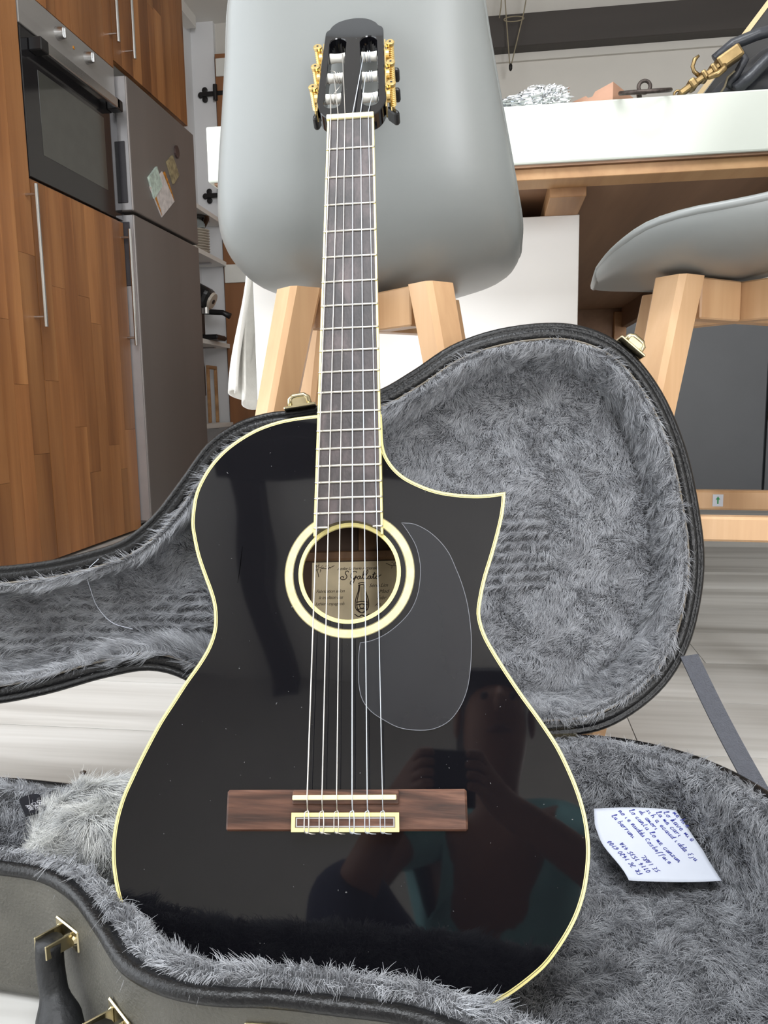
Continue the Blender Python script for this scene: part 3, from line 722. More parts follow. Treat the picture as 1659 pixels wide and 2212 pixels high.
# ------------------------------------------------------------------ stools
def make_stool(loc, rotz, label):
    cx_, cy_ = loc
    st = thing('bar_stool', (cx_, cy_, 0), label, 'stool', 'grey shell stools at the island')
    M = Matrix.Translation((cx_, cy_, 0)) @ Matrix.Rotation(rotz, 4, 'Z')
    rows = [(-.178, 1.062, .045, .004, -.006), (-.180, 1.056, .085, .010, -.010), (-.179, 1.035, .122, .020, -.008), (-.175, .99, .148, .034, 0), (-.169, .93, .161, .046, 0), (-.161, .868, .174, .054, 0),
            (-.151, .803, .187, .060, .004), (-.136, .750, .196, .062, .016), (-.108, .706, .202, .056, .034), (-.066, .676, .204, .040, .052),
            (-.010, .662, .204, .020, .056), (.050, .658, .204, .006, .053), (.080, .658, .200, .008, .050), (.108, .659, .188, .010, .045), (.132, .660, .170, .008, .039), (.153, .660, .146, .005, .031), (.170, .660, .118, .001, .024), (.182, .660, .090, -.003, .019), (.190, .660, .055, -.004, .013)]
    rows = catmull(rows, 44, closed=False)
    nq = 28; vsx, fs = [], []
    for (yc, zc, w, dy, dz) in rows:
        for i in range(nq + 1):
            q = -1 + 2 * i / nq; a = abs(q); e_ = a ** 2.6
            vsx.append(M @ Vector((w * math.sin(q * PI / 2 * 0.96) / math.sin(PI / 2 * 0.96), yc + dy * e_, zc + dz * e_)))
    n = nq + 1
    for j in range(len(rows) - 1):
        for i in range(nq): fs.append((j * n + i, j * n + i + 1, (j + 1) * n + i + 1, (j + 1) * n + i))
    sh = mesh_obj('seat_shell', vsx, fs, 'shell_grey', st, True)
    sd = sh.modifiers.new('thick', 'SOLIDIFY'); sd.thickness = 0.007; sd.offset = 0
    bv = sh.modifiers.new('round', 'BEVEL'); bv.width = 0.0025; bv.segments = 2; bv.limit_method = 'ANGLE'; bv.angle_limit = R(50)
    # rim bead along the shell edge
    edge = [Vector(vsx[j * n]) for j in range(len(rows))] + [Vector(vsx[(len(rows) - 1) * n + i]) for i in range(1, nq)] + [Vector(vsx[j * n + nq]) for j in range(len(rows) - 1, -1, -1)] + [Vector(vsx[i]) for i in range(nq - 1, 0, -1)]
    tube('rim', edge, 0.0052, 'shell_grey', st, 8, True)
    # legs: square section turned 45 degrees, splayed; cross beams under the seat; foot rails
    a0, a1, zt = 0.087, 0.207, 0.658
    def leg_c(sx, sy, z): k = a1 + (a0 - a1) * z / zt; return (sx * k, sy * k)
    for sx in (-1, 1):
        for sy in (-1, 1):
            bm = bmesh.new(); rings = []
            for z in (0.0, 0.3, 0.56, 0.652):
                hw = 0.0165 + 0.0075 * (z / zt)
                x_, y_ = leg_c(sx, sy, z); c45 = math.sqrt(0.5)
                ring = []
                ch = 0.28
                for (p, q) in ((-1, -1 + ch), (-1 + ch, -1), (1 - ch, -1), (1, -1 + ch), (1, 1 - ch), (1 - ch, 1), (-1 + ch, 1), (-1, 1 - ch)):
                    ring.append(bm.verts.new(M @ Vector((x_ + hw * (p - q) * c45, y_ + hw * (p + q) * c45, z))))
                rings.append(ring)
            for r0, r1 in zip(rings, rings[1:]):
                for k in range(8): bm.faces.new((r0[k], r0[(k + 1) % 8], r1[(k + 1) % 8], r1[k]))
            bm.faces.new(rings[0][::-1]); bm.faces.new(rings[-1])
            bm_obj('leg', bm, 'beech', st)
    for k, sgn in enumerate((1, -1)):
        L = 0.085 * math.sqrt(2) - 0.02
        Mb_ = M @ Matrix.Rotation(sgn * PI / 4, 4, 'Z')
        if k == 0: box('cross_beam', (-L, -0.015, 0.600), (L, 0.015, 0.652), 'beech', st, bevel=0.002, M=Mb_)
        else:
            box('cross_beam', (-L, -0.015, 0.600), (-0.0155, 0.015, 0.652), 'beech', st, bevel=0.002, M=Mb_)
            box('cross_beam', (0.0155, -0.015, 0.600), (L, 0.015, 0.652), 'beech', st, bevel=0.002, M=Mb_)
    zr_ = 0.338
    for ax, sgn in (('x', -1), ('x', 1), ('y', -1), ('y', 1)):
        zz = zr_; k, _ = leg_c(1, 1, zz)
        if ax == 'x': rl = box('foot_rail', (-k, sgn * k - 0.011, zz - 0.0155), (k, sgn * k + 0.011, zz + 0.0155), 'beech', st, bevel=0.003, M=M)
        else: rl = box('foot_rail', (sgn * k - 0.011, -k, zz - 0.0155), (sgn * k + 0.011, k, zz + 0.0155), 'beech', st, bevel=0.003, M=M)
    return st, M
st1, M1 = make_stool((-0.170, 1.135), 0.0, 'grey shell bar stool seen from behind, the guitar head leans on it')
st2, M2 = make_stool((0.330, 1.147), PI / 2 - R(5), 'grey shell bar stool turned sideways, cut off by the picture edge')
# sticker with green arrow on the far foot rail of the sideways stool
_far = max((c for c in st2.children if c.name.startswith('foot_rail')), key=lambda c: sum((Vector(b_)).y for b_ in c.bound_box))
_k = 0.207 + (0.087 - 0.207) * 0.338 / 0.658 - 0.011
box('sticker', (_k - 0.0008, -0.0175, 0.3285), (_k, -0.002, 0.3475), 'paper_white', _far, M=M2)
box('arrow_shaft', (_k - 0.0012, -0.0108, 0.3325), (_k - 0.0008, -0.0087, 0.340), 'arrow_green', _far, M=M2)
loft('arrow_head', [[tuple(M2 @ Vector(p)) for p in ((xx, -0.0130, 0.3395), (xx, -0.0065, 0.3395), (xx, -0.00975, 0.3445))] for xx in (_k - 0.0012, _k - 0.0008)], 'arrow_green', _far, True, True, True, smooth=False)

# ------------------------------------------------------------------ the guitar
RG = Matrix(((0.99726908, -0.05191698, 0.05252625), (0.06953022, 0.42023548, -0.90474731), (0.02489835, 0.90592868, 0.42269765)))
TG = Vector((-0.14562737, 0.82915482, 0.28720669 + CAM_H))
def G(u, v, n=0.0):
    """guitar millimetres (across, along towards the head, out of the top) -> world"""
    return TG + RG @ Vector((u / 1000, v / 1000, n / 1000))
_ca, _sa = math.cos(R(13)), math.sin(R(13))
def Hd(u, v, n=0.0):
    """the same on the head, which is angled back at the nut"""
    return G(u, v * _ca + n * _sa, -v * _sa + n * _ca)
gt = thing('guitar', G(0, -807, -50), 'black cutaway classical guitar with cream binding leaning on the grey stool', 'guitar')

left = [(-30.5, -324.3), (-48.6, -325.8), (-66.5, -329.0), (-84.2, -335.0), (-100.1, -343.9), (-114.1, -354.8), (-125.9, -368.5), (-134.0, -383.1), (-138.5, -395.9), (-140.2, -410.5), (-140.2, -424.8), (-137.6, -437.5), (-133.1, -453.5), (-126.9, -469.3), (-120.3, -484.9), (-116.8, -495.1), (-114.9, -506.9), (-115.0, -518.4), (-118.6, -531.6), (-125.8, -545.0), (-136.2, -560.3), (-146.7, -577.4), (-156.1, -592.8), (-170.2, -621.7), (-176.1, -635.6), (-181.2, -648.2), (-184.6, -660.9), (-186.4, -672.3), (-186.9, -684.6), (-185.9, -696.8), (-183.4, -708.7), (-180.1, -719.6), (-175.2, -731.4)]
bottom = [(-167, -744), (-157, -756), (-141, -771.5), (-118, -787), (-88, -798.5), (-60, -803.5), (-30, -806.5), (0, -807.5), (30, -806.5), (60, -803.5)]
rightd = [(84.2, -799.0), (102.0, -793.8), (118.3, -786.5), (141.1, -771.2), (148.6, -764.5), (157.7, -754.0), (165.9, -742.9), (172.5, -731.6), (177.6, -719.4), (181.2, -706.4), (183.6, -692.4), (184.1, -681.2), (182.9, -665.4), (179.2, -648.3), (172.9, -630.2), (165.4, -613.4), (152.7, -592.5), (140.1, -573.8), (127.3, -553.0), (119.3, -538.9), (113.6, -527.3), (110.6, -517.4), (109.5, -508.3), (111.6, -495.5), (115.8, -479.2), (122.2, -460.6), (128.8, -439.7), (133.5, -421.5), (135.9, -403.8)]
cut = [(135.9, -403.8), (123.2, -405.2), (110.8, -405.6), (92.1, -403.7), (77.2, -400.5), (64.0, -395.3), (48.9, -386.6), (39.4, -377.1), (32.4, -364.6), (30.2, -353.9), (29.5, -338), (29, -326)]
A_ = catmull(left + bottom + rightd, 300, closed=False)
B_ = catmull(cut, 46, closed=False)
OUT = np.vstack([A_, B_[1:]])
def g_inset(loop, d_, fix_tip=True):
    r_ = inset(loop, d_)
    k = len(A_) - 1
    if fix_tip:    # the pointed horn: move its corner along the bisector so both sides keep their offset
        r_[k] = loop[k] + np.array([-1.0, -0.86]) * d_ * 1.05
        for j in (k - 1, k + 1): r_[j] = loop[j] + (r_[j] - loop[j]) * 1.0
    return r_
def fill_loops(bm, loops):
    """faces between an outer loop and holes; loops are lists of BMVerts"""
    ed = []
    for lp in loops:
        for i in range(len(lp)):
            e_ = bm.edges.get((lp[i], lp[(i + 1) % len(lp)])) or bm.edges.new((lp[i], lp[(i + 1) % len(lp)])); ed.append(e_)
    bmesh.ops.triangle_fill(bm, use_beauty=True, use_dissolve=False, edges=ed)
def strip_ring(name, outer, inner, n0, n1, m, parent, F=G, sides=True):
    """flat band between two loops of equal count, top at n1, sides down to n0"""
    k = len(outer); rings = [[F(x, y_, n0) for x, y_ in outer], [F(x, y_, n1) for x, y_ in outer], [F(x, y_, n1) for x, y_ in inner], [F(x, y_, n0) for x, y_ in inner]]
    if not sides: rings = rings[1:3]
    return loft(name, rings, m, parent, True, smooth=False)
def circ(c, r_, n=72): return np.array([(c[0] + r_ * math.cos(2 * PI * k / n), c[1] + r_ * math.sin(2 * PI * k / n)) for k in range(n)])
NT = -8.0           # level of the top below the fret plane (mm)
DEPTH = 80.0
HC = (0.5, -471.2)
# body: top with the sound hole, sides, back
in1 = g_inset(OUT, 2.9)
bm = bmesh.new()
lo_ = [bm.verts.new(G(x, y_, NT)) for x, y_ in in1]; ho = [bm.verts.new(G(x, y_, NT)) for x, y_ in circ(HC, 43.6)]
fill_loops(bm, [lo_, ho])
hi_ = [bm.verts.new(G(x, y_, NT - 3)) for x, y_ in circ(HC, 43.6)]
for i in range(72): bm.faces.new((ho[i], ho[(i + 1) % 72], hi_[(i + 1) % 72], hi_[i]))
s0 = [bm.verts.new(G(x, y_, NT - 2.5)) for x, y_ in OUT]; s1 = [bm.verts.new(G(x, y_, NT - DEPTH)) for x, y_ in OUT]
k = len(s0)
for i in range(k): bm.faces.new((s0[i], s0[(i + 1) % k], s1[(i + 1) % k], s1[i]))
fill_loops(bm, [s1])
body = bm_obj('body', bm, 'lacquer_black', gt)
# the inside of the body seen through the sound hole
bm = bmesh.new(); q = g_inset(OUT, 4.0, False)
b0 = [bm.verts.new(G(x, y_, NT - DEPTH + 3)) for x, y_ in q]; b1 = [bm.verts.new(G(x, y_, NT - 4)) for x, y_ in q]
for i in range(k): bm.faces.new((b0[i], b0[(i + 1) % k], b1[(i + 1) % k], b1[i]))
fill_loops(bm, [b0])
inside = bm_obj('lining', bm, 'inside_dark', gt)
NB = NT - DEPTH + 3
def gbox(name, u0, u1, v0, v1, n0, n1, m, parent, bevel=0.0, F=None):
    bm_ = bmesh.new(); bm_box(bm_, (u0, v0, n0), (u1, v1, n1), bevel)
    f = F or G
    for v in bm_.verts: v.co = f(v.co.x, v.co.y, v.co.z)
    return bm_obj(name, bm_, m, parent)
gbox('back_brace', -105, 105, -443, -434, NB, NB + 7, 'cedar_inside', gt, 1.5)
gbox('centre_strip', 0, 17, -434, -345, NB, NB + 2.5, 'cedar_inside', gt)
gbox('back_brace', -118, 118, -560, -551, NB, NB + 7, 'cedar_inside', gt, 1.5)
lb_ = gbox('label', -45, 52, -524, -443.6, NB, NB + 0.4, 'label_paper', gt)
NL = NB + 0.5
def gtext(body_, u, v, size, shear=0.35, spacing=0.92, m='label_ink', n=None, parent=None, ang=0.0):
    n = NL if n is None else n
    o_ = G(u, v, n); M_ = Matrix.Translation(o_) @ RG.to_4x4() @ Matrix.Rotation(ang, 4, 'Z')
    return text('lettering', body_, size / 1000, m, parent or lb_, M_, shear, spacing, 0.00003)
gtext('Atelier Lutherie Artisanale', -21, -451.6, 4.3, 0.45, 0.86)
gtext('Fabrication selon', -41, -473.2, 4.5, 0.4, 0.9)
gtext('la tradition des', -38.5, -479.2, 4.5, 0.4, 0.88)
gtext('luthiers espagnols', -41.5, -485.2, 4.5, 0.4, 0.88)
gtext('S\u00e9rie Lim', 9.5, -468.8, 5.0, 0.42, 0.95)
gtext('Mod', 19, -474.6, 5.0, 0.42, 0.95)
gtext('Fabr', 17, -480.6, 5.0, 0.42, 0.95)
gtext('An', 15, -487, 5.0, 0.42, 0.95)
def stroke(pts, w=0.35, m='label_ink', parent=None, name='lettering', smooth_=True, n=None, n_pts=None):
    P = catmull(pts, n_pts or max(12, len(pts) * 6), closed=False) if smooth_ and len(pts) > 2 else np.array(pts, float)
    n = NL if n is None else n
    bm_ = bmesh.new(); bm_tube(bm_, [G(x, y_, n) for x, y_ in P], w / 1000, 5)
    return bm_obj(name, bm_, m, parent or lb_)
def cursive(letters, u, v, s_, w):
    for pts in letters: stroke([(u + x * s_, v + y_ * s_) for x, y_ in pts], w)
# the flowing signature line "S.Gallato": unit = x-height
sig = [
 [(1.9, 2.3), (1.6, 2.75), (1.0, 2.5), (0.85, 1.9), (1.25, 1.35), (1.35, 0.7), (0.8, 0.05), (-0.2, 0.0), (-0.75, 0.45), (-0.3, 0.95), (0.35, 0.8), (0.1, 0.4)],          # S
 [(2.0, 0.05), (2.12, 0.12)],
 [(4.5, 2.2), (4.0, 2.6), (3.1, 2.2), (2.65, 1.2), (2.9, 0.35), (3.6, 0.3), (4.2, 1.0), (4.35, 1.2), (3.9, 0.0), (3.2, -1.3), (2.5, -1.5), (2.5, -0.9), (3.6, 0.0), (4.6, 0.7)],  # G
 [(5.6, 0.95), (5.0, 0.9), (4.7, 0.3), (5.0, 0.0), (5.5, 0.5), (5.75, 1.0), (5.6, 0.2), (5.9, 0.1), (6.4, 0.9), (7.2, 2.5), (7.0, 2.9), (6.6, 2.0), (6.4, 0.4), (6.7, 0.05), (7.3, 0.9), (8.1, 2.5), (7.9, 2.9), (7.5, 2.0), (7.25, 0.4), (7.6, 0.05), (8.2, 0.6)],   # all
 [(8.9, 0.95), (8.3, 0.85), (8.1, 0.3), (8.4, 0.0), (8.85, 0.5), (9.05, 1.0), (8.95, 0.2), (9.25, 0.1), (9.8, 1.2), (10.2, 2.2), (9.8, 0.6), (9.9, 0.05), (10.4, 0.4)],   # at
 [(9.5, 1.45), (10.7, 1.6)],
 [(10.9, 0.95), (10.5, 0.6), (10.6, 0.1), (11.0, 0.05), (11.35, 0.5), (11.1, 0.95), (11.0, 0.75), (11.7, 0.9), (12.3, 1.3)],   # o
]
cursive(sig, -15.5, -460.8, 3.0, 0.42)
# corner sprigs and the small harp emblem
rg2 = random.Random(4)
def sprig(u, v, sx, sy):
    stroke([(u, v), (u + 5 * sx, v - 3 * sy), (u + 12 * sx, v - 3.5 * sy), (u + 18 * sx, v - 1.0 * sy)], 0.3, name='ornament')
    stroke([(u, v), (u + 2 * sx, v - 7 * sy), (u + 3 * sx, v - 12 * sy)], 0.3, name='ornament')
    for i in range(16):
        a = rg2.uniform(0, 14); x = u + sx * a; y_ = v - sy * rg2.uniform(0, 10 - a * 0.5)
        t_ = rg2.uniform(0, 2 * PI); L = rg2.uniform(1.2, 2.6)
        stroke([(x, y_), (x + 0.5 * L * math.cos(t_) + 0.4, y_ + 0.5 * L * math.sin(t_)), (x + L * math.cos(t_), y_ + L * math.sin(t_))], 0.24, name='ornament', n_pts=6)
sprig(-41.5, -446, 1, 1); sprig(44, -445, -1, 1)
for w_ in (6.2, 4.6):
    stroke([(3 - w_ * 0.45, -466), (3 - w_ * 0.55, -472), (3 - w_, -482), (3 - w_ * 0.9, -489), (3, -493), (3 + w_ * 0.9, -489), (3 + w_, -482), (3 + w_ * 0.55, -472), (3 + w_ * 0.45, -466)], 0.45, name='emblem', n_pts=40)
for y_ in (-465, -467, -483, -485.5, -490): stroke([(-0.5 if y_ > -470 else -2.5, y_), (3, y_ + 0.9), (6.5 if y_ > -470 else 8.5, y_)], 0.5, name='emblem')
for x in (1.5, 2.5, 3.5, 4.5): stroke([(x, -468), (x, -483)], 0.12, name='emblem', smooth_=False)
stroke([(3 + 2.2 * math.cos(t), -486.6 + 2.2 * math.sin(t)) for t in np.linspace(0, 2 * PI, 12)], 0.4, name='emblem')
stroke([(-4, -494), (0, -496.5), (3, -495), (6, -496.5), (10, -494)], 0.5, name='emblem')
# binding and purfling of the body
strip_ring('binding', OUT, in1, NT - 2.5, NT + 0.15, 'binding_cream', gt)
strip_ring('purfling', g_inset(OUT, 1.75), g_inset(OUT, 2.25), NT, NT + 0.22, 'purfling_grey', gt, sides=False)
# rosette and sound hole binding
RC = (0.4, -471.5)
strip_ring('rosette', circ(RC, 55.3), circ(RC, 48.2), NT, NT + 0.12, 'pearl', gt)
for r0, r1 in ((55.9, 55.2), (48.9, 48.1)):
    strip_ring('rosette_line', circ(RC, r0), circ(RC, r1), NT, NT + 0.2, 'purfling_grey', gt)
strip_ring('sound_hole_binding', circ(HC, 43.9), circ(HC, 40.6), NT - 3, NT + 0.3, 'binding_cream', gt)
# pickguard
pgp = [(45.4, -428.9), (55.3, -429.8), (67.1, -435.8), (77.6, -445.4), (85.5, -456.6), (91.0, -470.1), (95.2, -482.1), (99.2, -498.6), (101.3, -517.3), (101.6, -532.2), (99.8, -554.7), (96.3, -571.1), (90.3, -584.1), (81.1, -594.8), (68.7, -600.6), (55.4, -601.5), (41.0, -599.3), (29.7, -593.8), (18.6, -586.5), (11.8, -577.8), (9.0, -567.7), (8.2, -553.3), (8.6, -539.6), (9.7, -531.0)]
pgi = [(9.7, -531.0), (18.7, -529.5), (30.3, -524.6), (41.9, -516.1), (51.5, -505.7), (57.6, -493.0), (60.4, -477.7), (60.5, -464.4), (57.3, -449.7), (51.5, -438.4), (45.4, -428.9)]
PG = np.vstack([catmull(pgp, 90, closed=False), catmull(pgi, 40, closed=False)[1:-1]])
bm = bmesh.new(); f0 = [bm.verts.new(G(x, y_, NT + 1.2)) for x, y_ in inset(PG, 0.5)]; fill_loops(bm, [f0])
bm_obj('pickguard', bm, 'pickguard', gt)
strip_ring('pickguard_edge', PG, inset(PG, 0.5), NT + 0.05, NT + 1.2, 'pickguard_edge', gt)
# fingerboard: its end follows the sound hole
def fw(v): return (47.5 + (56.7 - 47.5) * (-v) / 325.0) / 2
def board(name, half, n0, n1, m, lo_e=-999):
    pts = [(-half(0), 0), (half(0), 0)]
    u1 = half(-440); u1v = HC[1] + math.sqrt(44.0**2 - min(u1, 43.9)**2)
    arc = []
    for t in np.linspace(u1, -u1, 40): arc.append((t, HC[1] + math.sqrt(44.0**2 - (t - HC[0])**2)))
    pts += arc
    bm_ = bmesh.new(); a = [bm_.verts.new(G(x, y_, n1)) for x, y_ in pts]; b = [bm_.verts.new(G(x, y_, n0)) for x, y_ in pts]
    fill_loops(bm_, [a])
    for i in range(len(a)): bm_.faces.new((a[i], a[(i + 1) % len(a)], b[(i + 1) % len(a)], b[i]))
    return bm_obj(name, bm_, m, gt)
board('fingerboard', lambda v: fw(v) - 1.8, -7.9, -0.9, 'rosewood')
for sgn in (-1, 1):
    bm = bmesh.new(); vs4 = []
    for v in (0.0, -440.0):
        e0 = fw(v) * sgn; e1 = (fw(v) - 1.8) * sgn
        vs4.append([bm.verts.new(G(*p)) for p in ((e0, v, -7.9), (e0, v, -0.85), (e1, v, -0.85), (e1, v, -7.9))])
    for i in range(4): bm.faces.new((vs4[0][i], vs4[0][(i + 1) % 4], vs4[1][(i + 1) % 4], vs4[1][i]))
    bm.faces.new(vs4[0]); bm.faces.new(vs4[1]); bm_obj('fingerboard_binding', bm, 'binding_cream', gt)
for n in range(1, 20):
    v = -650 * (1 - 2 ** (-n / 12)); w_ = fw(v) - 0.2
    segs_ = [(-w_, w_)]
    if n == 19: c_ = math.sqrt(44.2**2 - (v - HC[1])**2); segs_ = [(-w_, -c_ + 6), (c_ - 1, w_)]
    bm = bmesh.new()
    for a, b in segs_: bm_tube(bm, [G(a, v, -0.9), G(a + 0.4, v, -0.55), G(b - 0.4, v, -0.55), G(b, v, -0.9)], [0.0009, 0.0011, 0.0011, 0.0009], 8)
    bm_obj('fret', bm, 'fret_metal', gt, smooth=True)
gbox('nut', -24.6, 23.8, 0.2, 6.2, -7.5, 1.2, 'bone', gt, 0.6)
# neck and heel
rings = []
for v, dp in ((4, 21), (-20, 20), (-150, 21), (-270, 22), (-300, 28), (-322, 60), (-327, 84)):
    w_ = fw(min(v, 0)) - 0.2; rings.append([G(w_ * math.cos(t), v, -7.9 - dp * abs(math.sin(t)) ** 0.8) for t in np.linspace(0, PI, 16)])
loft('neck', rings, 'lacquer_black', gt, False, smooth=True)
# head with two slots
hs_ = [(-25.8, 9), (-36.1, 32.2), (-36.3, 66.0), (-35.6, 112.7), (-34.3, 151.5), (-33.8, 165), (-33.2, 168.5), (-29.6, 172.0), (-28.0, 177), (-20.7, 186.0), (-9.1, 191.3), (2.0, 192.3), (13.9, 189), (23.5, 180), (26.2, 174.5), (30.6, 170.5), (31.6, 166), (32.2, 145), (33.4, 103.9), (34.8, 57.4), (35.6, 30.9), (24.2, 9)]
HS = catmull(hs_, 130)
def slot(ct, cb, ht, hb, vt, vb, n=14):
    p = []
    for t in np.linspace(0, PI, n): p.append((ct + ht * math.cos(t), vt - ht + ht * math.sin(t)))
    for t in np.linspace(PI, 2 * PI, n): p.append((cb + hb * math.cos(t), vb + hb + hb * math.sin(t)))
    return np.array(p)
SL = [slot(-19.0, -20.6, 8.9, 8.4, 153.5, 24.5), slot(15.2, 19.4, 9.0, 8.3, 153.5, 24.5)]
bm = bmesh.new(); F0, F1 = -3.0, -20.0
fa = [bm.verts.new(Hd(x, y_, F0)) for x, y_ in inset(HS, 0.7)]; fo_ = [bm.verts.new(Hd(x, y_, F0 - 0.8)) for x, y_ in HS]; fb = [bm.verts.new(Hd(x, y_, F1)) for x, y_ in HS]
sl_f = [[bm.verts.new(Hd(x, y_, F0)) for x, y_ in inset(s_, -0.8)] for s_ in SL]; sl_m = [[bm.verts.new(Hd(x, y_, F0 - 1.0)) for x, y_ in s_] for s_ in SL]; sl_b = [[bm.verts.new(Hd(x, y_, F1)) for x, y_ in s_] for s_ in SL]
fill_loops(bm, [fa] + sl_f); fill_loops(bm, [fb] + sl_b)
for X, Y in [(fa, fo_), (fo_, fb)] + list(zip(sl_f, sl_m)) + list(zip(sl_m, sl_b)):
    for i in range(len(X)): bm.faces.new((X[i], X[(i + 1) % len(X)], Y[(i + 1) % len(X)], Y[i]))
bm_obj('headstock', bm, 'lacquer_black', gt)
# tuning machines
for sgn, vsl, us in ((-1, (126, 88.5, 51), (-19.2, -19.9, -20.4)), (1, (125, 87, 49), (16.2, 17.6, 18.8))):
    p0 = (abs(np.interp(30, [30, 150], [36.2, 34.0])), 28); side = lambda v: np.interp(v, [30, 150], [36.0, 34.2] if sgn < 0 else [35.4, 32.4])
    bm = bmesh.new(); ring = []
    for v in (24, 148):
        ring.append([bm.verts.new(Hd(sgn * (side(v) + o_), v, n_)) for o_, n_ in ((0.1, -5.0), (1.5, -5.0), (1.5, -17.5), (0.1, -17.5))])
    for i in range(4): bm.faces.new((ring[0][i], ring[0][(i + 1) % 4], ring[1][(i + 1) % 4], ring[1][i]))
    bm.faces.new(ring[0]); bm.faces.new(ring[1])
    bm_obj('tuner_plate', bm, 'gold', gt)
    for vr, uc_ in zip(vsl, us):
        bm = bmesh.new(); bm_tube(bm, [Hd(uc_ - 8.6, vr, -10), Hd(uc_ - 7.5, vr, -10), Hd(uc_ - 3, vr, -10), Hd(uc_ + 3, vr, -10), Hd(uc_ + 7.5, vr, -10), Hd(uc_ + 8.6, vr, -10)], [0.0052, 0.0052, 0.0046, 0.0046, 0.0052, 0.0052], 20)
        bm_obj('string_roller', bm, 'roller_white', gt, smooth=True)
        sd_ = side(vr); uw = sgn * (sd_ + 6.5); vw = vr + 9
        bm = bmesh.new(); pts = []; rad = []
        for i in range(23):
            pts.append(Hd(uw, vw, -3.0 - i * 1.05)); rad.append(0.0042 if i % 2 else 0.0028)
        bm_tube(bm, pts, rad, 14)
        tn = bm_obj('tuner', bm, 'gold', gt)
        bm = bmesh.new(); bm_tube(bm, [Hd(sgn * (sd_ + 1.5), vr, -10), Hd(sgn * (sd_ + 5.0), vr, -10)], 0.0062, 18); bm_obj('gear', bm, 'gold', tn)
        bm = bmesh.new()
        bm_tube(bm, [Hd(uw, vw, -3.5), Hd(uw, vw, -0.5), Hd(uw, vw, 0.2)], [0.0046, 0.0050, 0.0040], 18); bm_obj('bearing_cap', bm, 'gold', tn)
        cyl('cap_hole', Hd(uw, vw, 0.2), Hd(uw, vw, 0.35), 0.0013, 'black_plastic', tn, 10)
        gbox('bearing_arm', uw - sgn * 5.5 - 0.6, uw + 0.6, vw - 3, vw + 3, -4.5, -2.0, 'gold', tn, 0.4, F=Hd)
        # shaft and moulded button behind the head
        bm = bmesh.new(); bm_tube(bm, [Hd(uw, vw, -26), Hd(uw, vw, -31)], 0.0026, 10); bm_obj('shaft', bm, 'gold', tn)
        bm = bmesh.new(); bm_box(bm, (-8.5, -3.4, -46), (8.5, 3.4, -30), 2.8, segs=2)
        rt_ = {126: 0.2, 88.5: 0.1, 51: 1.25, 125: 0.0, 87: -0.1, 49: -0.9}[vr]; c_r, s_r = math.cos(rt_), math.sin(rt_)
        for v in bm.verts:
            x_, y_, z_ = v.co; v.co = Hd(uw + x_ * c_r - y_ * s_r, vw + x_ * s_r + y_ * c_r, z_)
        bm_obj('button', bm, 'black_plastic', tn)
# bridge
br = gbox('bridge', -95.5, 93.0, -676.0, -645.5, NT, NT + 3.6, 'bridge_wood', gt, 1.6)
gbox('saddle_seat', -42.6, 40.8, -656.5, -645.8, NT + 3.0, -1.2, 'bridge_wood', br, 0.8)
tblk = gbox('tie_block', -42.2, 40.6, -675.6, -662.2, NT + 3.0, 1.4, 'bridge_wood', br, 0.4)
rect = lambda a, b, c, d_: np.array([(a, c), (b, c), (b, d_), (a, d_)])
strip_ring('tie_block_frame', rect(-42.4, 40.8, -675.8, -662.0), rect(-39.4, 37.8, -672.9, -664.9), 0.4, 1.9, 'binding_cream', br)
strip_ring('tie_block_line', rect(-38.9, 37.3, -672.4, -665.4), rect(-37.9, 36.3, -671.5, -666.3), 0.4, 1.6, 'steel_edge', br)
gbox('saddle', -42.0, 38.8, -652.8, -649.2, -2.2, 2.4, 'bone', br, 0.5)
# strings
uS = (-30.2, -18.6, -7.2, 4.8, 16.5, 28.3); uN = (-20.0, -12.6, -5.4, 2.7, 10.6, 18.6)
rol = ((-23.5, 51), (-21.5, 88.5), (-13.5, 126), (10.5, 125), (13.5, 87), (21.5, 49))
for i in range(6):
    r_ = (0.60, 0.52, 0.46, 0.52, 0.44, 0.36)[i] / 1000
    mm = 'string_wound' if i < 3 else 'string_nylon'
    ur, vr = rol[i]
    pts = [Hd(ur, vr - 1, -5.0), Hd(ur * 0.5 + uN[i] * 0.5, vr * 0.5 + 3, -1.9), G(uN[i], 6.4, 0.9), G(uN[i], 3.2, 1.7), G(uN[i], 0.2, 1.8), G(uS[i], -650.2, 3.0), G(uS[i], -652.0, 2.8), G(uS[i], -662.6, -0.4)]
    st_ = tube('string', pts, r_, mm, gt, 8)
    rt = r_ * 0.9
    u = uS[i]
    tie = [G(u + 0.5, -660.8, -0.2), G(u - 1.6, -661.6, 1.4), G(u - 1.8, -664.5, 2.7), G(u - 1.9, -671, 2.7), G(u - 1.6, -675.6, 2.2), G(u - 0.6, -677.0, 0.2), G(u + 1.2, -676.4, 1.2), G(u + 1.6, -671, 2.7), G(u + 1.5, -664, 2.8), G(u + 1.0, -661.2, 1.4), G(u, -660.2, 0.6)]
    tube('tie_loop', catmull([tuple(p) for p in tie], 34, closed=False), rt, mm, st_, 6)
    tube('string_end', [G(u - 1, -675.8, 1.8), G(u + 3, -677.2, 0.6), G(u + 6.5, -677.4, -0.4)], rt * 0.9, mm, st_, 6)
    tube('wraps', [Hd(ur + 2.2 * math.sin(t * 0.12) + 0.28 * t, vr + 5.6 * math.cos(t), -10 + 5.6 * math.sin(t)) for t in np.linspace(PI / 2, PI / 2 + 5 * PI, 46)], r_ * 0.9, mm, st_, 6)
tube('string_tail', [Hd(-19, 53, -4.6), Hd(-15, 58, -3), Hd(-13, 64, -4)], 0.0004, 'string_wound', gt, 6)
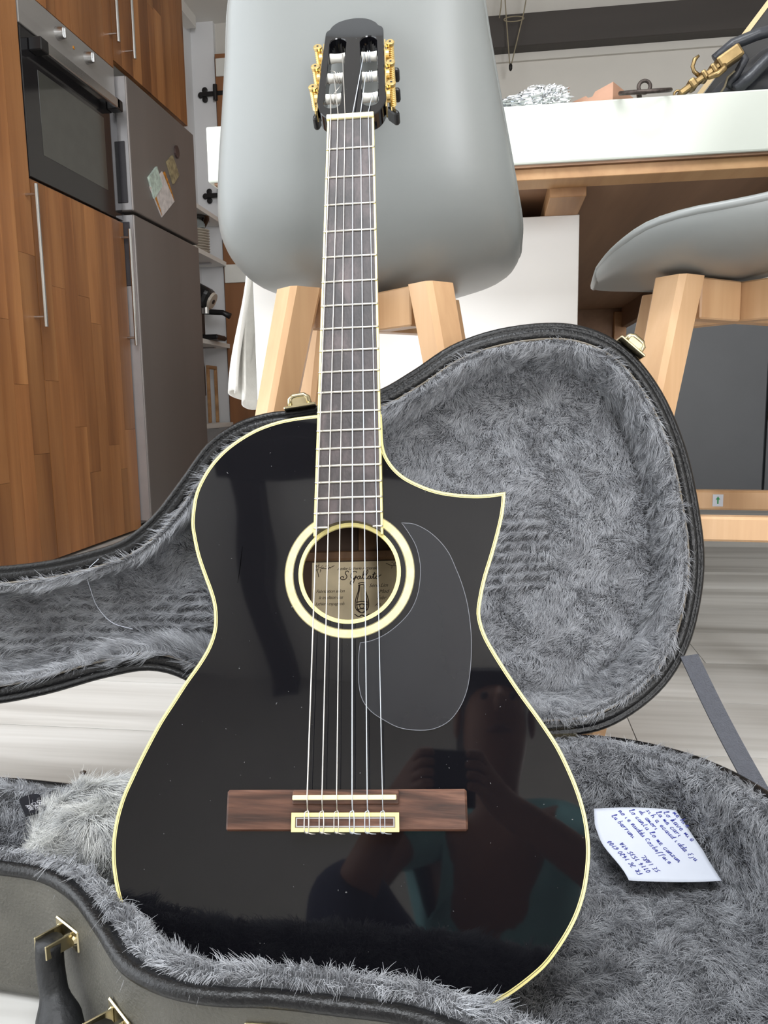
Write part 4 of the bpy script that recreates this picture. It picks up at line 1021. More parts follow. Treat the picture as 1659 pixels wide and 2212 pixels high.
tube('string_tail', [Hd(-26, 95, -5), Hd(-20, 88, -2.4), Hd(-15, 78, -4)], 0.0004, 'string_wound', gt, 6)
# wear: long dark scratch and a small chip left of the sound hole
tube('scratch', [G(-93.5, -446, NT + 0.05), G(-94.5, -462, NT + 0.05), G(-96.0, -478, NT + 0.05)], [0.0001, 0.00035, 0.0001], 'scratch_dark', gt, 5)

# ------------------------------------------------------------------ the guitar case
PHI, ANG = R(10), R(100)
RIM = 0.122
HN = Vector((0.0785, 0.8544, RIM))
eS = Vector((math.cos(PHI), math.sin(PHI), 0)); eB = Vector((-math.sin(PHI), math.cos(PHI), 0))
eU = -math.cos(ANG) * eB + math.sin(ANG) * Vector((0, 0, 1)); eW = math.sin(ANG) * eB + math.cos(ANG) * Vector((0, 0, 1))
def CB(s, t, w): return HN + eS * s - eB * t - Vector((0, 0, 1)) * w        # bottom half: w goes down from the seam
def CL(s, t, w): return HN + eS * s + eU * t + eW * w                       # lid: w goes back from the seam
oc_ = [(0, .000), (.045, .006), (.088, .027), (.124, .058), (.150, .100), (.166, .155), (.171, .200), (.168, .246), (.153, .328), (.123, .400), (.082, .448), (.028, .471), (-.048, .469), (-.112, .450), (-.160, .420), (-.200, .398), (-.250, .386), (-.290, .378), (-.327, .374), (-.360, .364), (-.393, .342), (-.425, .300), (-.457, .260), (-.490, .234), (-.527, .222), (-.570, .213), (-.640, .207), (-.760, .210), (-.86, .214), (-.90, .205), (-.918, .18), (-.922, .14), (-.918, .10), (-.90, .072), (-.86, .06), (-.76, .055), (-.640, .054), (-.575, .064), (-.512, .080), (-.463, .087), (-.428, .078), (-.392, .052), (-.358, .026), (-.315, .010), (-.270, .006), (-.225, .014), (-.18, .026), (-.135, .022), (-.09, .008), (-.045, .001)]
OC = inset(catmull(oc_, 260), 0.003)
def medial(p):
    s = np.clip(p[:, 0], -0.86, 0.03); tm = 0.135 + (0.235 - 0.135) * smoothstep(-0.50, -0.34, s)
    tm = np.where(s < -0.46, 0.140, tm)
    return np.stack([s, 0.140 + (0.226 - 0.140) * smoothstep(-0.5, -0.32, s)], 1)
case = thing('guitar_case', tuple(CB(-0.2, 0.22, RIM)), 'open black vinyl guitar case with grey plush lining lying around the guitar foot', 'guitar case')
def rings_of(Fn, prof, base=OC, slim=0.0):
    out = []; full = inset(base, 1.0) - base; k_ = 1 - slim * smoothstep(-0.40, -0.48, base[:, 0])
    for d_, w in prof: out.append([Fn(p[0], p[1], w) for p in base + full * (d_ * np.where(d_ > 0.022, 1 - (1 - k_) * min(1.0, (d_ - 0.022) / 0.006), 1.0))[:, None]])
    return out
# shells
loft('shell', rings_of(CB, [(0.0, 0.004), (0.0, 0.03), (0.0, RIM - 0.016), (0.004, RIM - 0.005), (0.014, RIM - 0.0005)]), 'vinyl_shell', case, True, cap1=True)
loft('shell_band', rings_of(CB, [(0.0, 0.006), (-0.002, 0.005), (-0.0035, 0.001), (-0.002, -0.003), (0.002, -0.0045), (0.006, -0.003), (0.0095, -0.0005), (0.011, 0.006)]), 'vinyl_black', case, True)
lidp = loft('lid', rings_of(CL, [(0.0, 0.004), (0.0, 0.03), (0.002, 0.048), (0.008, 0.060), (0.02, 0.064)]), 'vinyl_shell', case, True, cap1=True)
loft('lid_band', rings_of(CL, [(0.0, 0.006), (-0.002, 0.004), (-0.003, 0.001), (-0.001, -0.002), (0.0025, -0.0025), (0.0042, 0.0005), (0.0055, -0.001), (0.0090, -0.0015), (0.0148, -0.0005), (0.0160, 0.006)]), 'vinyl_black', case, True)
loft('lid_edge_tape', rings_of(CL, [(0.0152, 0.004), (0.0154, -0.0012), (0.0172, -0.0012), (0.0174, 0.004)]), 'backing_pale', case, True)
# stitched piping highlight lines are part of the band relief
# lining: walls, rounded top, floor drawn together towards the middle line
def lining(Fn, prof, floor_fn, ks=(0.2, 0.42, 0.66, 0.86, 1.0)):
    rr = rings_of(Fn, prof, slim=0.5); last = OC + (inset(OC, 1.0) - OC) * (prof[-1][0] * (1 - 0.5 * smoothstep(-0.40, -0.48, OC[:, 0])))[:, None]; md = medial(last)
    for k_ in ks:
        P = last * (1 - k_) + md * k_
        rr.append([Fn(p[0], p[1], floor_fn(p[0], p[1])) for p in P])
    return rr
def fl_bot(s, t): return RIM - (0.024 + 0.045 * float(smoothstep(-0.44, -0.52, s)) + 0.004 * math.sin(s * 40) * math.sin(t * 35))
def fl_lid(s, t): return 0.0535 - 0.004 * math.sin(s * 23 + 1) * math.sin(t * 27)
RB = lining(CB, [(0.0112, 0.004), (0.0125, -0.001), (0.018, -0.003), (0.025, -0.001), (0.0285, 0.010), (0.030, 0.035), (0.031, 0.062), (0.036, 0.086), (0.048, 0.096)], fl_bot)
RL = lining(CL, [(0.0175, 0.004), (0.0180, 0.001), (0.0205, 0.000), (0.0240, 0.006), (0.0275, 0.018), (0.0300, 0.032), (0.0325, 0.045), (0.0345, 0.055)], fl_lid)
linB = loft('lining', RB, 'fur_base', case, True); linL = loft('lid_lining', RL, 'fur_base', case, True)

def noise3(P, sc, seed, oct_=3):
    """smooth pseudo noise: sums of sines; P (n,3) -> (n,3) in about -1..1"""
    r_ = np.random.default_rng(seed); out = np.zeros((len(P), 3)); amp = 1.0
    for o_ in range(oct_):
        for k_ in range(5):
            K = r_.normal(size=(3, 3)) * sc * (1.7 ** o_); ph = r_.uniform(0, 6.28, 3)
            out += amp * np.sin(P @ K.T + ph) / 3.0
        amp *= 0.6
    return out
def hair(name, tris, count, length, comb, m, parent, radius=0.00021, lift=0.75, wild=0.55, seed=1, curl=0.5, keep=None, scale=75.0, stripes=None, clump=0.005):
    """pile: short curved hairs rooted on the triangles"""
    r_ = np.random.default_rng(seed); T = np.asarray(tris, float)
    n = np.cross(T[:, 1] - T[:, 0], T[:, 2] - T[:, 0]); A = np.linalg.norm(n, axis=1); ok = A > 1e-12; T, n, A = T[ok], n[ok], A[ok]
    idx = r_.choice(len(T), size=count, p=A / A.sum()); nn = n[idx] / A[idx][:, None]
    a, b = r_.random(count), r_.random(count); f = a + b > 1; a[f], b[f] = 1 - a[f], 1 - b[f]
    P = T[idx, 0] + (T[idx, 1] - T[idx, 0]) * a[:, None] + (T[idx, 2] - T[idx, 0]) * b[:, None]
    if keep is not None:
        q = keep(P); P, nn = P[q], nn[q]
    cnt = len(P)
    C = comb(P) + noise3(P, scale, seed + 5) * wild
    C += r_.normal(size=C.shape) * 0.30
    if stripes is not None: 
        C, nn_s, kk = stripes(P, C, nn)
    else: nn_s = None; kk = None
    C -= nn * np.sum(C * nn, 1)[:, None]
    L = length * (0.65 + 0.6 * r_.random(cnt))[:, None]
    if nn_s is not None: L = L * nn_s[:, None]
    up = nn * lift
    c2 = noise3(P, scale * 2.6, seed + 9, 2) * curl
    if clump:
        q = (P + noise3(P, 90.0, seed + 13, 2) * 0.0022) / clump; cen = (np.floor(q) + 0.5) * clump
        d_c = cen - P; d_c -= nn * np.sum(d_c * nn, 1)[:, None]
        h_ = np.floor(q).astype(np.int64); hv = ((h_[:, 0] * 73856093) ^ (h_[:, 1] * 19349663) ^ (h_[:, 2] * 83492791)) % 1009 / 1009.0
        C = C + noise3(cen, 300.0, seed + 17, 1) * 0.45
        L = L * (0.75 + 0.5 * hv)[:, None]
        if kk is not None: d_c *= (1 - 0.9 * kk)[:, None]
    else: d_c = 0.0
    p0 = P - nn * 0.0008; p1 = P + L * (0.42 * up + 0.12 * C); p2 = P + L * (0.70 * up + 0.45 * C + 0.12 * c2) + d_c * 0.35; p3 = P + L * (0.80 * up + 0.85 * C + 0.30 * c2) + d_c * 0.62
    pts = np.stack([p0, p1, p2, p3], 1).reshape(-1, 3).astype(np.float32)
    hc = bpy.data.hair_curves.new(name); hc.add_curves([4] * cnt)
    hc.attributes['position'].data.foreach_set('vector', pts.ravel()) if 'position' in hc.attributes else hc.position_data.foreach_set('vector', pts.ravel())
    ra = hc.attributes.get('radius') or hc.attributes.new('radius', 'FLOAT', 'POINT')
    ra.data.foreach_set('value', np.tile(np.array([1.0, 0.95, 0.7, 0.25], np.float32) * radius, cnt))
    hc.materials.append(MATS[m])
    o = bpy.data.objects.new(name, hc); COL.objects.link(o); o.parent = parent
    o['kind'] = 'stuff'
    return o
def tris_of(rings, inward_ref=None, i0=0, i1=None):
    V = np.array([[tuple(p) for p in r_] for r_ in rings]); out = []
    i1 = i1 or len(rings) - 1
    for i in range(i0, i1):
        a, b = V[i], np.roll(V[i], -1, 0); c, d_ = np.roll(V[i + 1], -1, 0), V[i + 1]
        out.append(np.stack([a, b, c], 1)); out.append(np.stack([a, c, d_], 1))
    return np.concatenate(out)
def orient(T, test):
    """turn triangles so that their normals agree with the direction test(centres)"""
    n = np.cross(T[:, 1] - T[:, 0], T[:, 2] - T[:, 0]); c = T.mean(1); f = np.sum(n * test(c), 1) < 0
    T = T.copy(); T[f] = T[f][:, [0, 2, 1]]; return T
vS, vB, vU, vW = (np.array(v) for v in (eS, eB, eU, eW)); vH = np.array(HN)
def toward_mid_b(c):
    rel = c - vH; s = rel @ vS; t = -(rel @ vB); p = np.stack([s, t], 1); md = medial(p)
    d2 = md - p; out = d2[:, :1] * vS - d2[:, 1:] * vB; nrm = np.linalg.norm(out, axis=1)[:, None] + 1e-9
    return out / nrm * 0.35 + np.array([0, 0, 1.0])
def toward_mid_l(c):
    rel = c - vH; s = rel @ vS; t = rel @ vU; p = np.stack([s, t], 1); md = medial(p)
    d2 = md - p; out = d2[:, :1] * vS + d2[:, 1:] * vU; nrm = np.linalg.norm(out, axis=1)[:, None] + 1e-9
    return out / nrm * 0.35 - vW
TB_ = orient(tris_of(RB), toward_mid_b); TL_ = orient(tris_of(RL), toward_mid_l)
def keep_b(P):
    rel = P - vH; return rel @ vS > -1.2
def comb_b(P):
    rel = P - vH; s = rel @ vS
    return np.outer(np.ones(len(P)) * -0.2, vS) + np.outer(np.ones(len(P)) * -0.55, vB) + np.outer(np.ones(len(P)), [0, 0, -0.15])
def comb_l(P):
    rel = P - vH; s = rel @ vS; t = rel @ vU
    c = np.outer(-0.55 * np.ones(len(P)), vU) + np.outer(-0.35 * np.ones(len(P)), vS)
    nk = smoothstep(-0.2, -0.34, s)[:, None]
    return c * (1 - nk) + nk * np.outer(np.ones(len(P)), vS * -0.8 - vU * 0.1)
def stripes_l(P, C, nn):
    rel = P - vH; s = rel @ vS; t = rel @ vU; w = rel @ vW
    m1 = smoothstep(-0.26, -0.32, s) * smoothstep(0.095, 0.105, t) * smoothstep(0.178, 0.165, t)
    m2 = ((s > -0.16) & (s < 0.004) & (t > 0.165) & (t < 0.255) & (w > 0.03)).astype(float)
    k = m1 + m2
    ph = np.sin(2 * PI * (t + 0.03 * s * m1 + 0.0012 * np.sin(s * 60)) / 0.0125)
    C = C * (1 - 0.6 * k[:, None]) + np.outer(k * ph * 0.75, vU) - np.outer(k * 0.55, vS)
    dd = np.concatenate([np.min(np.hypot(s[i:i + 20000, None] - OC[None, :, 0], t[i:i + 20000, None] - OC[None, :, 1]), axis=1) for i in range(0, len(s), 20000)])
    crease = np.exp(-((dd - 0.040) / 0.0035) ** 2); wall_ = smoothstep(0.038, 0.033, dd)
    return C, (1 + 0.15 * k - 0.85 * k * np.cos(2 * PI * (t + 0.03 * s * m1 + 0.0012 * np.sin(s * 60)) / 0.0125)) * (1 - 0.55 * crease * (1 - m1)) * (0.85 + 0.4 * wall_), k
hair('pile', TB_, 430000, 0.0100, comb_b, 'fur', linB, seed=2, keep=keep_b, radius=0.00018, clump=0.0038, scale=60.0, wild=0.45)
hair('pile', TL_, 480000, 0.0082, comb_l, 'fur', linL, seed=3, keep=keep_b, stripes=stripes_l, radius=0.00016, clump=0.0032, scale=60.0, wild=0.42)
# plush neck rest block in the bottom half
nbk = []
for (ds, w_) in ((0.0, 0.06), (0.0, 0.02), (0.002, 0.008), (0.008, 0.001), (0.018, -0.002), (0.03, -0.003)):
    lp = []
    for k_ in range(48):
        t_ = 2 * PI * k_ / 48; sx, sy = math.cos(t_), math.sin(t_)
        rx, ry = 0.037 - ds, 0.050 - ds
        x_ = rx * math.copysign(abs(sx) ** 0.55, sx); y_ = ry * math.copysign(abs(sy) ** 0.55, sy)
        lp.append(CB(-0.487 + x_ * 0.95, 0.125 + y_, w_))
    nbk.append(lp)
nrb = loft('neck_rest', nbk, 'fur_base', case, True, cap1=True)
Tn = tris_of(nbk); cc = np.array(CB(-0.487, 0.125, 0.05))
cap = np.array([[tuple(nbk[-1][i]), tuple(nbk[-1][(i + 1) % 48]), tuple(CB(-0.487, 0.125, -0.003))] for i in range(48)])
Tn = np.concatenate([Tn, cap]); Tn = orient(Tn, lambda c: c - cc)
hair('pile', Tn, 42000, 0.017, lambda P: (P - cc) * np.array([12, 12, 2]) + np.outer(np.ones(len(P)), -vB * 0.3), 'fur_pale', nrb, seed=6, wild=0.7, lift=0.6)
# thicker bright roll of plush along the near rim is the same pile, only longer hair
# latches, hinge, handle, strap
def latch(F, s, t, outv, tang, name):
    """brass latch plate with a turned loop, on the case edge"""
    c = F(s, t, 0.0); M_ = Matrix((tang, outv, tang.cross(outv))).transposed().to_4x4(); M_.translation = c
    p = box(name, (-0.018, -0.0005, -0.012), (0.018, 0.003, 0.012), 'brass_latch', case, bevel=0.001, M=M_)
    bm_ = bmesh.new()
    bm_tube(bm_, [M_ @ Vector(q) for q in ((-0.011, 0.002, -0.004), (-0.010, 0.011, -0.004), (-0.006, 0.014, -0.004), (0.006, 0.014, -0.004), (0.010, 0.011, -0.004), (0.011, 0.002, -0.004))], 0.0032, 8)
    bm_obj('loop', bm_, 'brass_latch', p, smooth=True)
    bm_ = bmesh.new(); bm_box(bm_, (-0.009, 0.002, -0.006), (0.009, 0.013, -0.001), 0.001, M=M_); bm_obj('tongue', bm_, 'brass_latch', p)
def edge_frame(F, near_s, near_t, lid_=True):
    i = int(np.argmin(np.hypot(OC[:, 0] - near_s, OC[:, 1] - near_t))); a, b = OC[i - 2], OC[(i + 2) % len(OC)]
    c = OC[i]; tg = (F(*b, 0.0) - F(*a, 0.0)).normalized(); n_in = inset(OC, 0.01)[i]; o_ = (F(*c, 0.0) - F(*n_in, 0.0)).normalized()
    return c, tg, o_
for s, t in ((-0.283, 0.377), (0.090, 0.441)):
    c, tg, o_ = edge_frame(CL, s, t); c = c + (c - inset(OC, 1.0)[int(np.argmin(np.hypot(OC[:, 0] - s, OC[:, 1] - t)))]) * 0.003
    latch(CL, c[0], c[1], o_, tg, 'latch')
box('hinge_plate', (-0.02, -0.004, -0.006), (0.02, 0.002, 0.006), 'brass_latch', case, M=Matrix.Translation(CL(-0.004, -0.002, -0.003)) @ Matrix.Rotation(PHI, 4, 'Z'))
for s, t in ((-0.290, 0.378),):
    c, tg, o_ = edge_frame(CB, s, t); M_ = Matrix((tg, Vector((0, 0, 1)), o_)).transposed().to_4x4(); M_.translation = CB(c[0], c[1], 0.041)
    lp_ = box('latch_plate', (-0.018, -0.026, -0.0002), (0.018, 0.0245, 0.0025), 'brass_latch', case, bevel=0.001, M=M_)
    box('hasp', (-0.010, -0.020, 0.0025), (0.010, 0.012, 0.009), 'brass_latch', lp_, bevel=0.002, M=M_)
# bottom half: handle between two brackets on the near wall
hb = []
for s, t, z in ((-0.462, 0.252, 0.083), (-0.399, 0.337, 0.074)):
    c, tg, o_ = edge_frame(CB, s, t); base = CB(c[0], c[1], RIM - z)
    M_ = Matrix((tg, Vector((0, 0, 1)), o_)).transposed().to_4x4(); M_.translation = base
    pl = box('bracket', (-0.017, -0.009, -0.0002), (0.017, 0.009, 0.0022), 'brass_latch', case, bevel=0.001, M=M_)
    for k_ in (-1, 1):
        cyl('rivet', M_ @ Vector((k_ * 0.012, 0, 0.002)), M_ @ Vector((k_ * 0.012, 0, 0.004)), 0.0042, 'brass_latch', pl, 14, r2=0.003)
        box('lug', (k_ * 0.0085 - 0.0008, -0.006, 0.002), (k_ * 0.0085 + 0.0008, 0.006, 0.024), 'brass_latch', pl, M=M_, bevel=0.0006)
    hb.append((base, tg, o_))
(bA, tA, oA), (bB, tB, oB) = hb
up_ = Vector((0, 0, 1)); om = (oA + oB).normalized()
pts = [bA + oA * 0.016 + up_ * 0.003, bA + oA * 0.017 - up_ * 0.016, bA.lerp(bB, 0.10) + om * 0.018 - up_ * 0.036, bA.lerp(bB, 0.26) + om * 0.020 - up_ * 0.052, bA.lerp(bB, 0.5) + om * 0.022 - up_ * 0.056, bA.lerp(bB, 0.74) + om * 0.020 - up_ * 0.048, bA.lerp(bB, 0.9) + om * 0.018 - up_ * 0.030, bB + oB * 0.017 - up_ * 0.012, bB + oB * 0.016 + up_ * 0.003]
P_ = catmull([tuple(p) for p in pts], 40, closed=False)
rad = [0.0105 + 0.0065 * float(smoothstep(0.22, 0.34, i / 39) * smoothstep(0.80, 0.68, i / 39)) for i in range(40)]
tube('handle', [Vector(p) for p in P_], rad, 'handle_black', case, 14)
# webbing strap from the lid to the bottom half
a_, b_ = CL(0.147, 0.088, -0.003), Vector((0.262, 0.768, 0.112))
dr_ = (b_ - a_).normalized(); wd = Vector((0.955, 0.26, 0.13)).normalized(); wd = (wd - dr_ * wd.dot(dr_)).normalized() * 0.0105; th = dr_.cross(wd).normalized() * 0.0008
rings = []
for i in range(13):
    k_ = i / 12; c = a_.lerp(b_, k_) - Vector((0, 0, 0.004)) * math.sin(PI * k_)
    rings.append([c - wd - th, c + wd - th, c + wd + th, c - wd + th])
loft('strap', rings, 'strap_web', case, True, True, True, smooth=False)

# ------------------------------------------------------------------ loose things in and around the case
# crumpled note
cr = [(1, 2)]
nt_ = thing('paper_note', (0.16, 0.76, 0.035), 'crumpled white note with blue handwriting lying on the plush lining', 'paper')
cor = [Vector((0.0990, 0.778, 0.070)), Vector((0.1957, 0.787, 0.070)), Vector((0.2165, 0.722, 0.038)), Vector((0.1165, 0.706, 0.038))]
nu, nv = 22, 18; vsx, fs = [], []
def note_pt(u, v):
    p = cor[0].lerp(cor[1], u).lerp(cor[3].lerp(cor[2], u), v)
    b_ = 0.0035 * math.sin(3.0 * u + 2.2 * v) + 0.004 * abs(u * 0.9 + v * 0.6 - 0.78) + 0.0022 * abs(v - 0.42 - 0.2 * u) * 3
    # cut corners and a ragged left side
    if u < 0.12: p += (cor[1] - cor[0]) * 0.10 * max(0, 0.22 - v) 
    return p + Vector((0, -0.25, 1)).normalized() * (b_ + 0.004)
for j in range(nv + 1):
    for i in range(nu + 1):
        u, v = i / nu, j / nv
        lo_u = 0.0 + 0.13 * max(0, 0.25 - v) + 0.12 * float(smoothstep(0.45, 1.0, v)); hi_u = 1.0 - 0.16 * max(0, 0.55 - v) + 0.0
        vsx.append(note_pt(lo_u + (hi_u - lo_u) * u, v))
for j in range(nv):
    for i in range(nu): fs.append((j * (nu + 1) + i, j * (nu + 1) + i + 1, (j + 1) * (nu + 1) + i + 1, (j + 1) * (nu + 1) + i))
sheet = mesh_obj('sheet', vsx, fs, 'paper_white', nt_, True)
sdm = sheet.modifiers.new('thick', 'SOLIDIFY'); sdm.thickness = 0.0003
rgw = random.Random(12)
def written(line, u0, v0, ang, size):
    """handwritten strokes: letters drawn as small looping pen lines that follow the sheet"""
    x, pts = 0.0, []
    shapes = {'a': [(.8, .9), (.3, .9), (.1, .4), (.4, 0), (.8, .5), (.85, .9), (.85, 0), (1.1, .1)], 'o': [(.5, 1), (.1, .5), (.5, 0), (.9, .5), (.5, 1), (1.1, .8)], 'e': [(.1, .5), (.8, .6), (.5, 1), (.1, .5), (.5, 0), (1.0, .2)],
              'l': [(.1, .2), (.6, 1.8), (.4, 2), (.3, .3), (.6, 0), (.9, .3)], 'm': [(.0, 1), (.1, 0), (.3, .9), (.5, .1), (.7, 1), (.9, 0), (1.2, .2)], 'n': [(.0, 1), (.1, 0), (.4, 1), (.7, .8), (.8, 0), (1.1, .2)],
              'i': [(.2, .9), (.2, .1), (.6, .1)], 'u': [(.1, 1), (.2, .1), (.6, .1), (.8, 1), (.9, 0), (1.1, .2)], 'r': [(.1, 1), (.2, 0), (.3, .8), (.8, 1)], 'c': [(.8, .9), (.3, .9), (.1, .3), (.5, 0), (1.0, .3)],
              'd': [(.8, .9), (.2, .8), (.2, .1), (.8, .3), (1.0, 1.9), (.9, .1), (1.2, .2)], 't': [(.4, 1.7), (.3, .2), (.8, .1)], 's': [(.8, .9), (.2, .8), (.7, .4), (.2, 0)], 'b': [(.3, 1.9), (.2, .1), (.7, .1), (.8, .7), (.3, .8)],
              'k': [(.2, 1.9), (.1, 0), (.7, 1.0), (.3, .6), (.9, 0)], 'v': [(.0, 1), (.4, 0), (.9, 1)], 'z': [(.1, .9), (.8, .9), (.1, 0), (.9, .1)], 'f': [(.9, 1.8), (.5, 1.5), (.3, -.6)], 'j': [(.6, 1), (.5, -.6), (.1, -.5)], 'h': [(.2, 1.9), (.1, 0), (.4, .9), (.8, .7), (.9, 0)],
              'E': [(.9, 1.6), (.2, 1.4), (.6, .9), (.1, .4), (.8, 0)], 'F': [(.9, 1.6), (.2, 1.6), (.1, 0), (.15, .8), (.7, .9)], 'R': [(.1, 0), (.2, 1.6), (.8, 1.3), (.2, .8), (.9, 0)], 'S': [(.9, 1.5), (.2, 1.2), (.8, .5), (.1, .1)], 'L': [(.2, 1.6), (.1, 0), (.9, .1)], 'A': [(.0, 0), (.5, 1.6), (.9, 0), (.2, .6), (.8, .6)],
              'C': [(.9, 1.4), (.3, 1.5), (.1, .4), (.9, .1)], 'I': [(.3, 1.6), (.2, 0)], '1': [(.2, 1.2), (.5, 1.6), (.4, 0)], '0': [(.5, 1.6), (.1, .8), (.5, 0), (.9, .8), (.5, 1.6)], '2': [(.1, 1.3), (.6, 1.6), (.8, 1), (.1, 0), (.9, .1)], '3': [(.1, 1.5), (.8, 1.3), (.4, .8), (.8, .4), (.1, 0)], '4': [(.6, 1.6), (.1, .6), (.9, .6), (.7, .9), (.6, 0)], '5': [(.9, 1.6), (.2, 1.5), (.2, .9), (.8, .6), (.1, 0)], '6': [(.8, 1.6), (.1, .6), (.5, 0), (.8, .5), (.2, .6)], '7': [(.1, 1.6), (.9, 1.6), (.3, 0)], '9': [(.8, 1.1), (.3, 1.5), (.2, .9), (.8, 1.1), (.6, 0)]}
    lines = []
    for ch in line:
        if ch in shapes:
            lines.append([(x + px * 0.9, py + rgw.uniform(-.08, .08)) for px, py in shapes[ch]])
        x += 1.05 if ch != ' ' else 0.8
    ca, sa = math.cos(ang), math.sin(ang)
    bm_ = bmesh.new()
    for l in lines:
        q = catmull(l, max(8, len(l) * 3), closed=False) if len(l) > 2 else np.array(l)
        W_ = []
        for px, py in q:
            a, b = px * size, py * size
            u = u0 + (a * ca - b * sa); v = v0 - (a * sa + b * ca)
            # metric -> sheet parameters (about 105 mm by 110 mm)
            if not (0.05 < u < 0.97 and 0.03 < v < 0.97): W_ = []; break
            W_.append(note_pt(u, v) + Vector((0, -0.0002, 0.0007)))
        if len(W_) < 2: continue
        bm_tube(bm_, W_, 0.0003, 4)
    if len(bm_.verts): bm_obj('handwriting', bm_, 'ink_blue', sheet)
    else: bm_.free()
dn = R(-67)
written('lu barruni', 0.20, 0.12, dn, 0.034); written('no ie nuddu Cosbeffaie', 0.29, 0.06, dn, 0.034)
written('lo cantu lo me canzun', 0.40, 0.05, dn, 0.035); written('di amori', 0.50, 0.06, dn, 0.034)
written('sih a ecaud idda Eju', 0.58, 0.04, dn, 0.036); written('la me cari', 0.68, 0.06, dn, 0.036); written('lo kave mie E', 0.76, 0.05, dn, 0.038); written('me hie', 0.86, 0.05, dn, 0.036)
upa = R(113)
written('FR 76 1420 6100 763', 0.285, 0.90, upa, 0.032); written('0114 1535 41A', 0.375, 0.87, upa, 0.032); written('SE IARL', 0.47, 0.86, upa, 0.034)

# black tag tucked beside the neck rest
tg_ = thing('black_tag', (-0.452, 0.662, 0.10), 'small black rounded tag with pale lettering beside the plush neck rest', 'tag')
c0, ax = Vector((-0.433, 0.640, 0.127)), Vector((0.030, -0.034, 0.002)).normalized()
pr = Vector((0, 0, 1)).cross(ax).normalized(); nz = ax.cross(pr)
lp = []
for t in np.linspace(-PI / 2, PI / 2, 14): lp.append((-0.012 - 0.0095 * math.cos(t), 0.0095 * math.sin(t)))
lp += [(0.022, 0.0095), (0.022, -0.0095)]
loft('tab', [[c0 + ax * x + pr * y_ + nz * w_ for x, y_ in lp] for w_ in (-0.001, 0.001)], 'tag_black', tg_, True, True, True, smooth=False)
for i, w_ in enumerate(('CAZ', 'C.M.S', 'ANN')):
    Mt = Matrix((ax, pr, nz)).transposed().to_4x4() @ Matrix.Rotation(R(8), 4, 'Z'); Mt.translation = c0 + ax * (-0.002 + 0.002 * i) + pr * (0.0035 - 0.0050 * i) + nz * 0.00115
    text('lettering', w_, 0.0058, 'tag_print', tg_, Mt, 0.1, 1.1)
# seed husk on the floor, dried leaf bits on the plush, hair on the lid
bm = bmesh.new(); bmesh.ops.create_icosphere(bm, subdivisions=2, radius=1.0)
for v in bm.verts: v.co = Vector((-0.5574 + 0.0045 * v.co.x + 0.001 * v.co.y, 0.9417 + 0.003 * v.co.y, 0.0026 + 0.0026 * v.co.z))
o = bm_obj('seed_husk', bm, 'seed_brown', None, smooth=True); tag(o, 'tiny brown seed husk lying on the pale floor', 'seed')
for i, (s, t, lab) in enumerate(((0.126, 0.275, 'tiny dry brown leaf scrap on the plush near the picture edge'), (0.02, 0.315, 'tiny dry brown leaf scrap on the plush near the guitar foot'))):
    c = CB(s, t, fl_bot(s, t) - 0.012)
    o = mesh_obj('leaf_scrap', [c + Vector(p) for p in ((-.004, 0, 0), (0, -.0015, .0008), (.005, .001, .0), (.001, .002, .001))], [(0, 1, 2), (0, 2, 3)], 'terracotta_wood'); tag(o, lab, 'leaf')
    sdl = o.modifiers.new('t', 'SOLIDIFY'); sdl.thickness = 0.0004
hp = catmull([tuple(CL(*q)) for q in ((-0.516, 0.213, -0.002), (-0.529, 0.200, 0.000), (-0.531, 0.175, 0.018), (-0.527, 0.155, 0.030), (-0.512, 0.138, 0.033), (-0.490, 0.130, 0.036))], 40, closed=False)
tag(tube('nylon_offcut', [Vector(p) for p in hp], 0.00035, 'paper_white', None, 6), 'thin pale curved nylon string offcut hanging on the lid plush', 'string')

# ------------------------------------------------------------------ the person taking the picture (seen only as a reflection in the lacquer)
mat('skin', srgb(150, 104, 80), 0.5, var=0.06, vscale=20)
mat('shirt_teal', srgb(150, 206, 208), 0.85, var=0.12, vscale=14, bump=0.3, bscale=30, bdist=0.006)
mat('trousers_navy', srgb(44, 48, 72), 0.85, var=0.25, vscale=60)
mat('hair_dark', srgb(40, 30, 26), 0.5, var=0.3, vscale=60, stretch=(1, 1, 0.15))
pe = thing('person', (0.12, -0.50, 0.0), 'person in a teal shirt sitting on the floor holding up a phone', 'person')
def skinned(name, joints, edges, m, parent, root=0, sub=2):
    me = bpy.data.meshes.new(name); names = list(joints); ix = {n_: i for i, n_ in enumerate(names)}
    me.from_pydata([joints[n_][:3] for n_ in names], [(ix[a], ix[b]) for a, b in edges], [])
    o = bpy.data.objects.new(name, me); link(o, parent); me.materials.append(MATS[m])
    sk_ = o.modifiers.new('skin', 'SKIN'); sk_.use_smooth_shade = True
    if not me.skin_vertices: me.attributes.new('skin', 'FLOAT', 'POINT')
    sv = me.skin_vertices[0].data
    for n_ in names:
        r_ = joints[n_][3]; r2 = joints[n_][4] if len(joints[n_]) > 4 else r_
        sv[ix[n_]].radius = (r_, r2); sv[ix[n_]].use_root = (ix[n_] == root)
    sb = o.modifiers.new('smooth', 'SUBSURF'); sb.levels = sub; sb.render_levels = sub
    return o
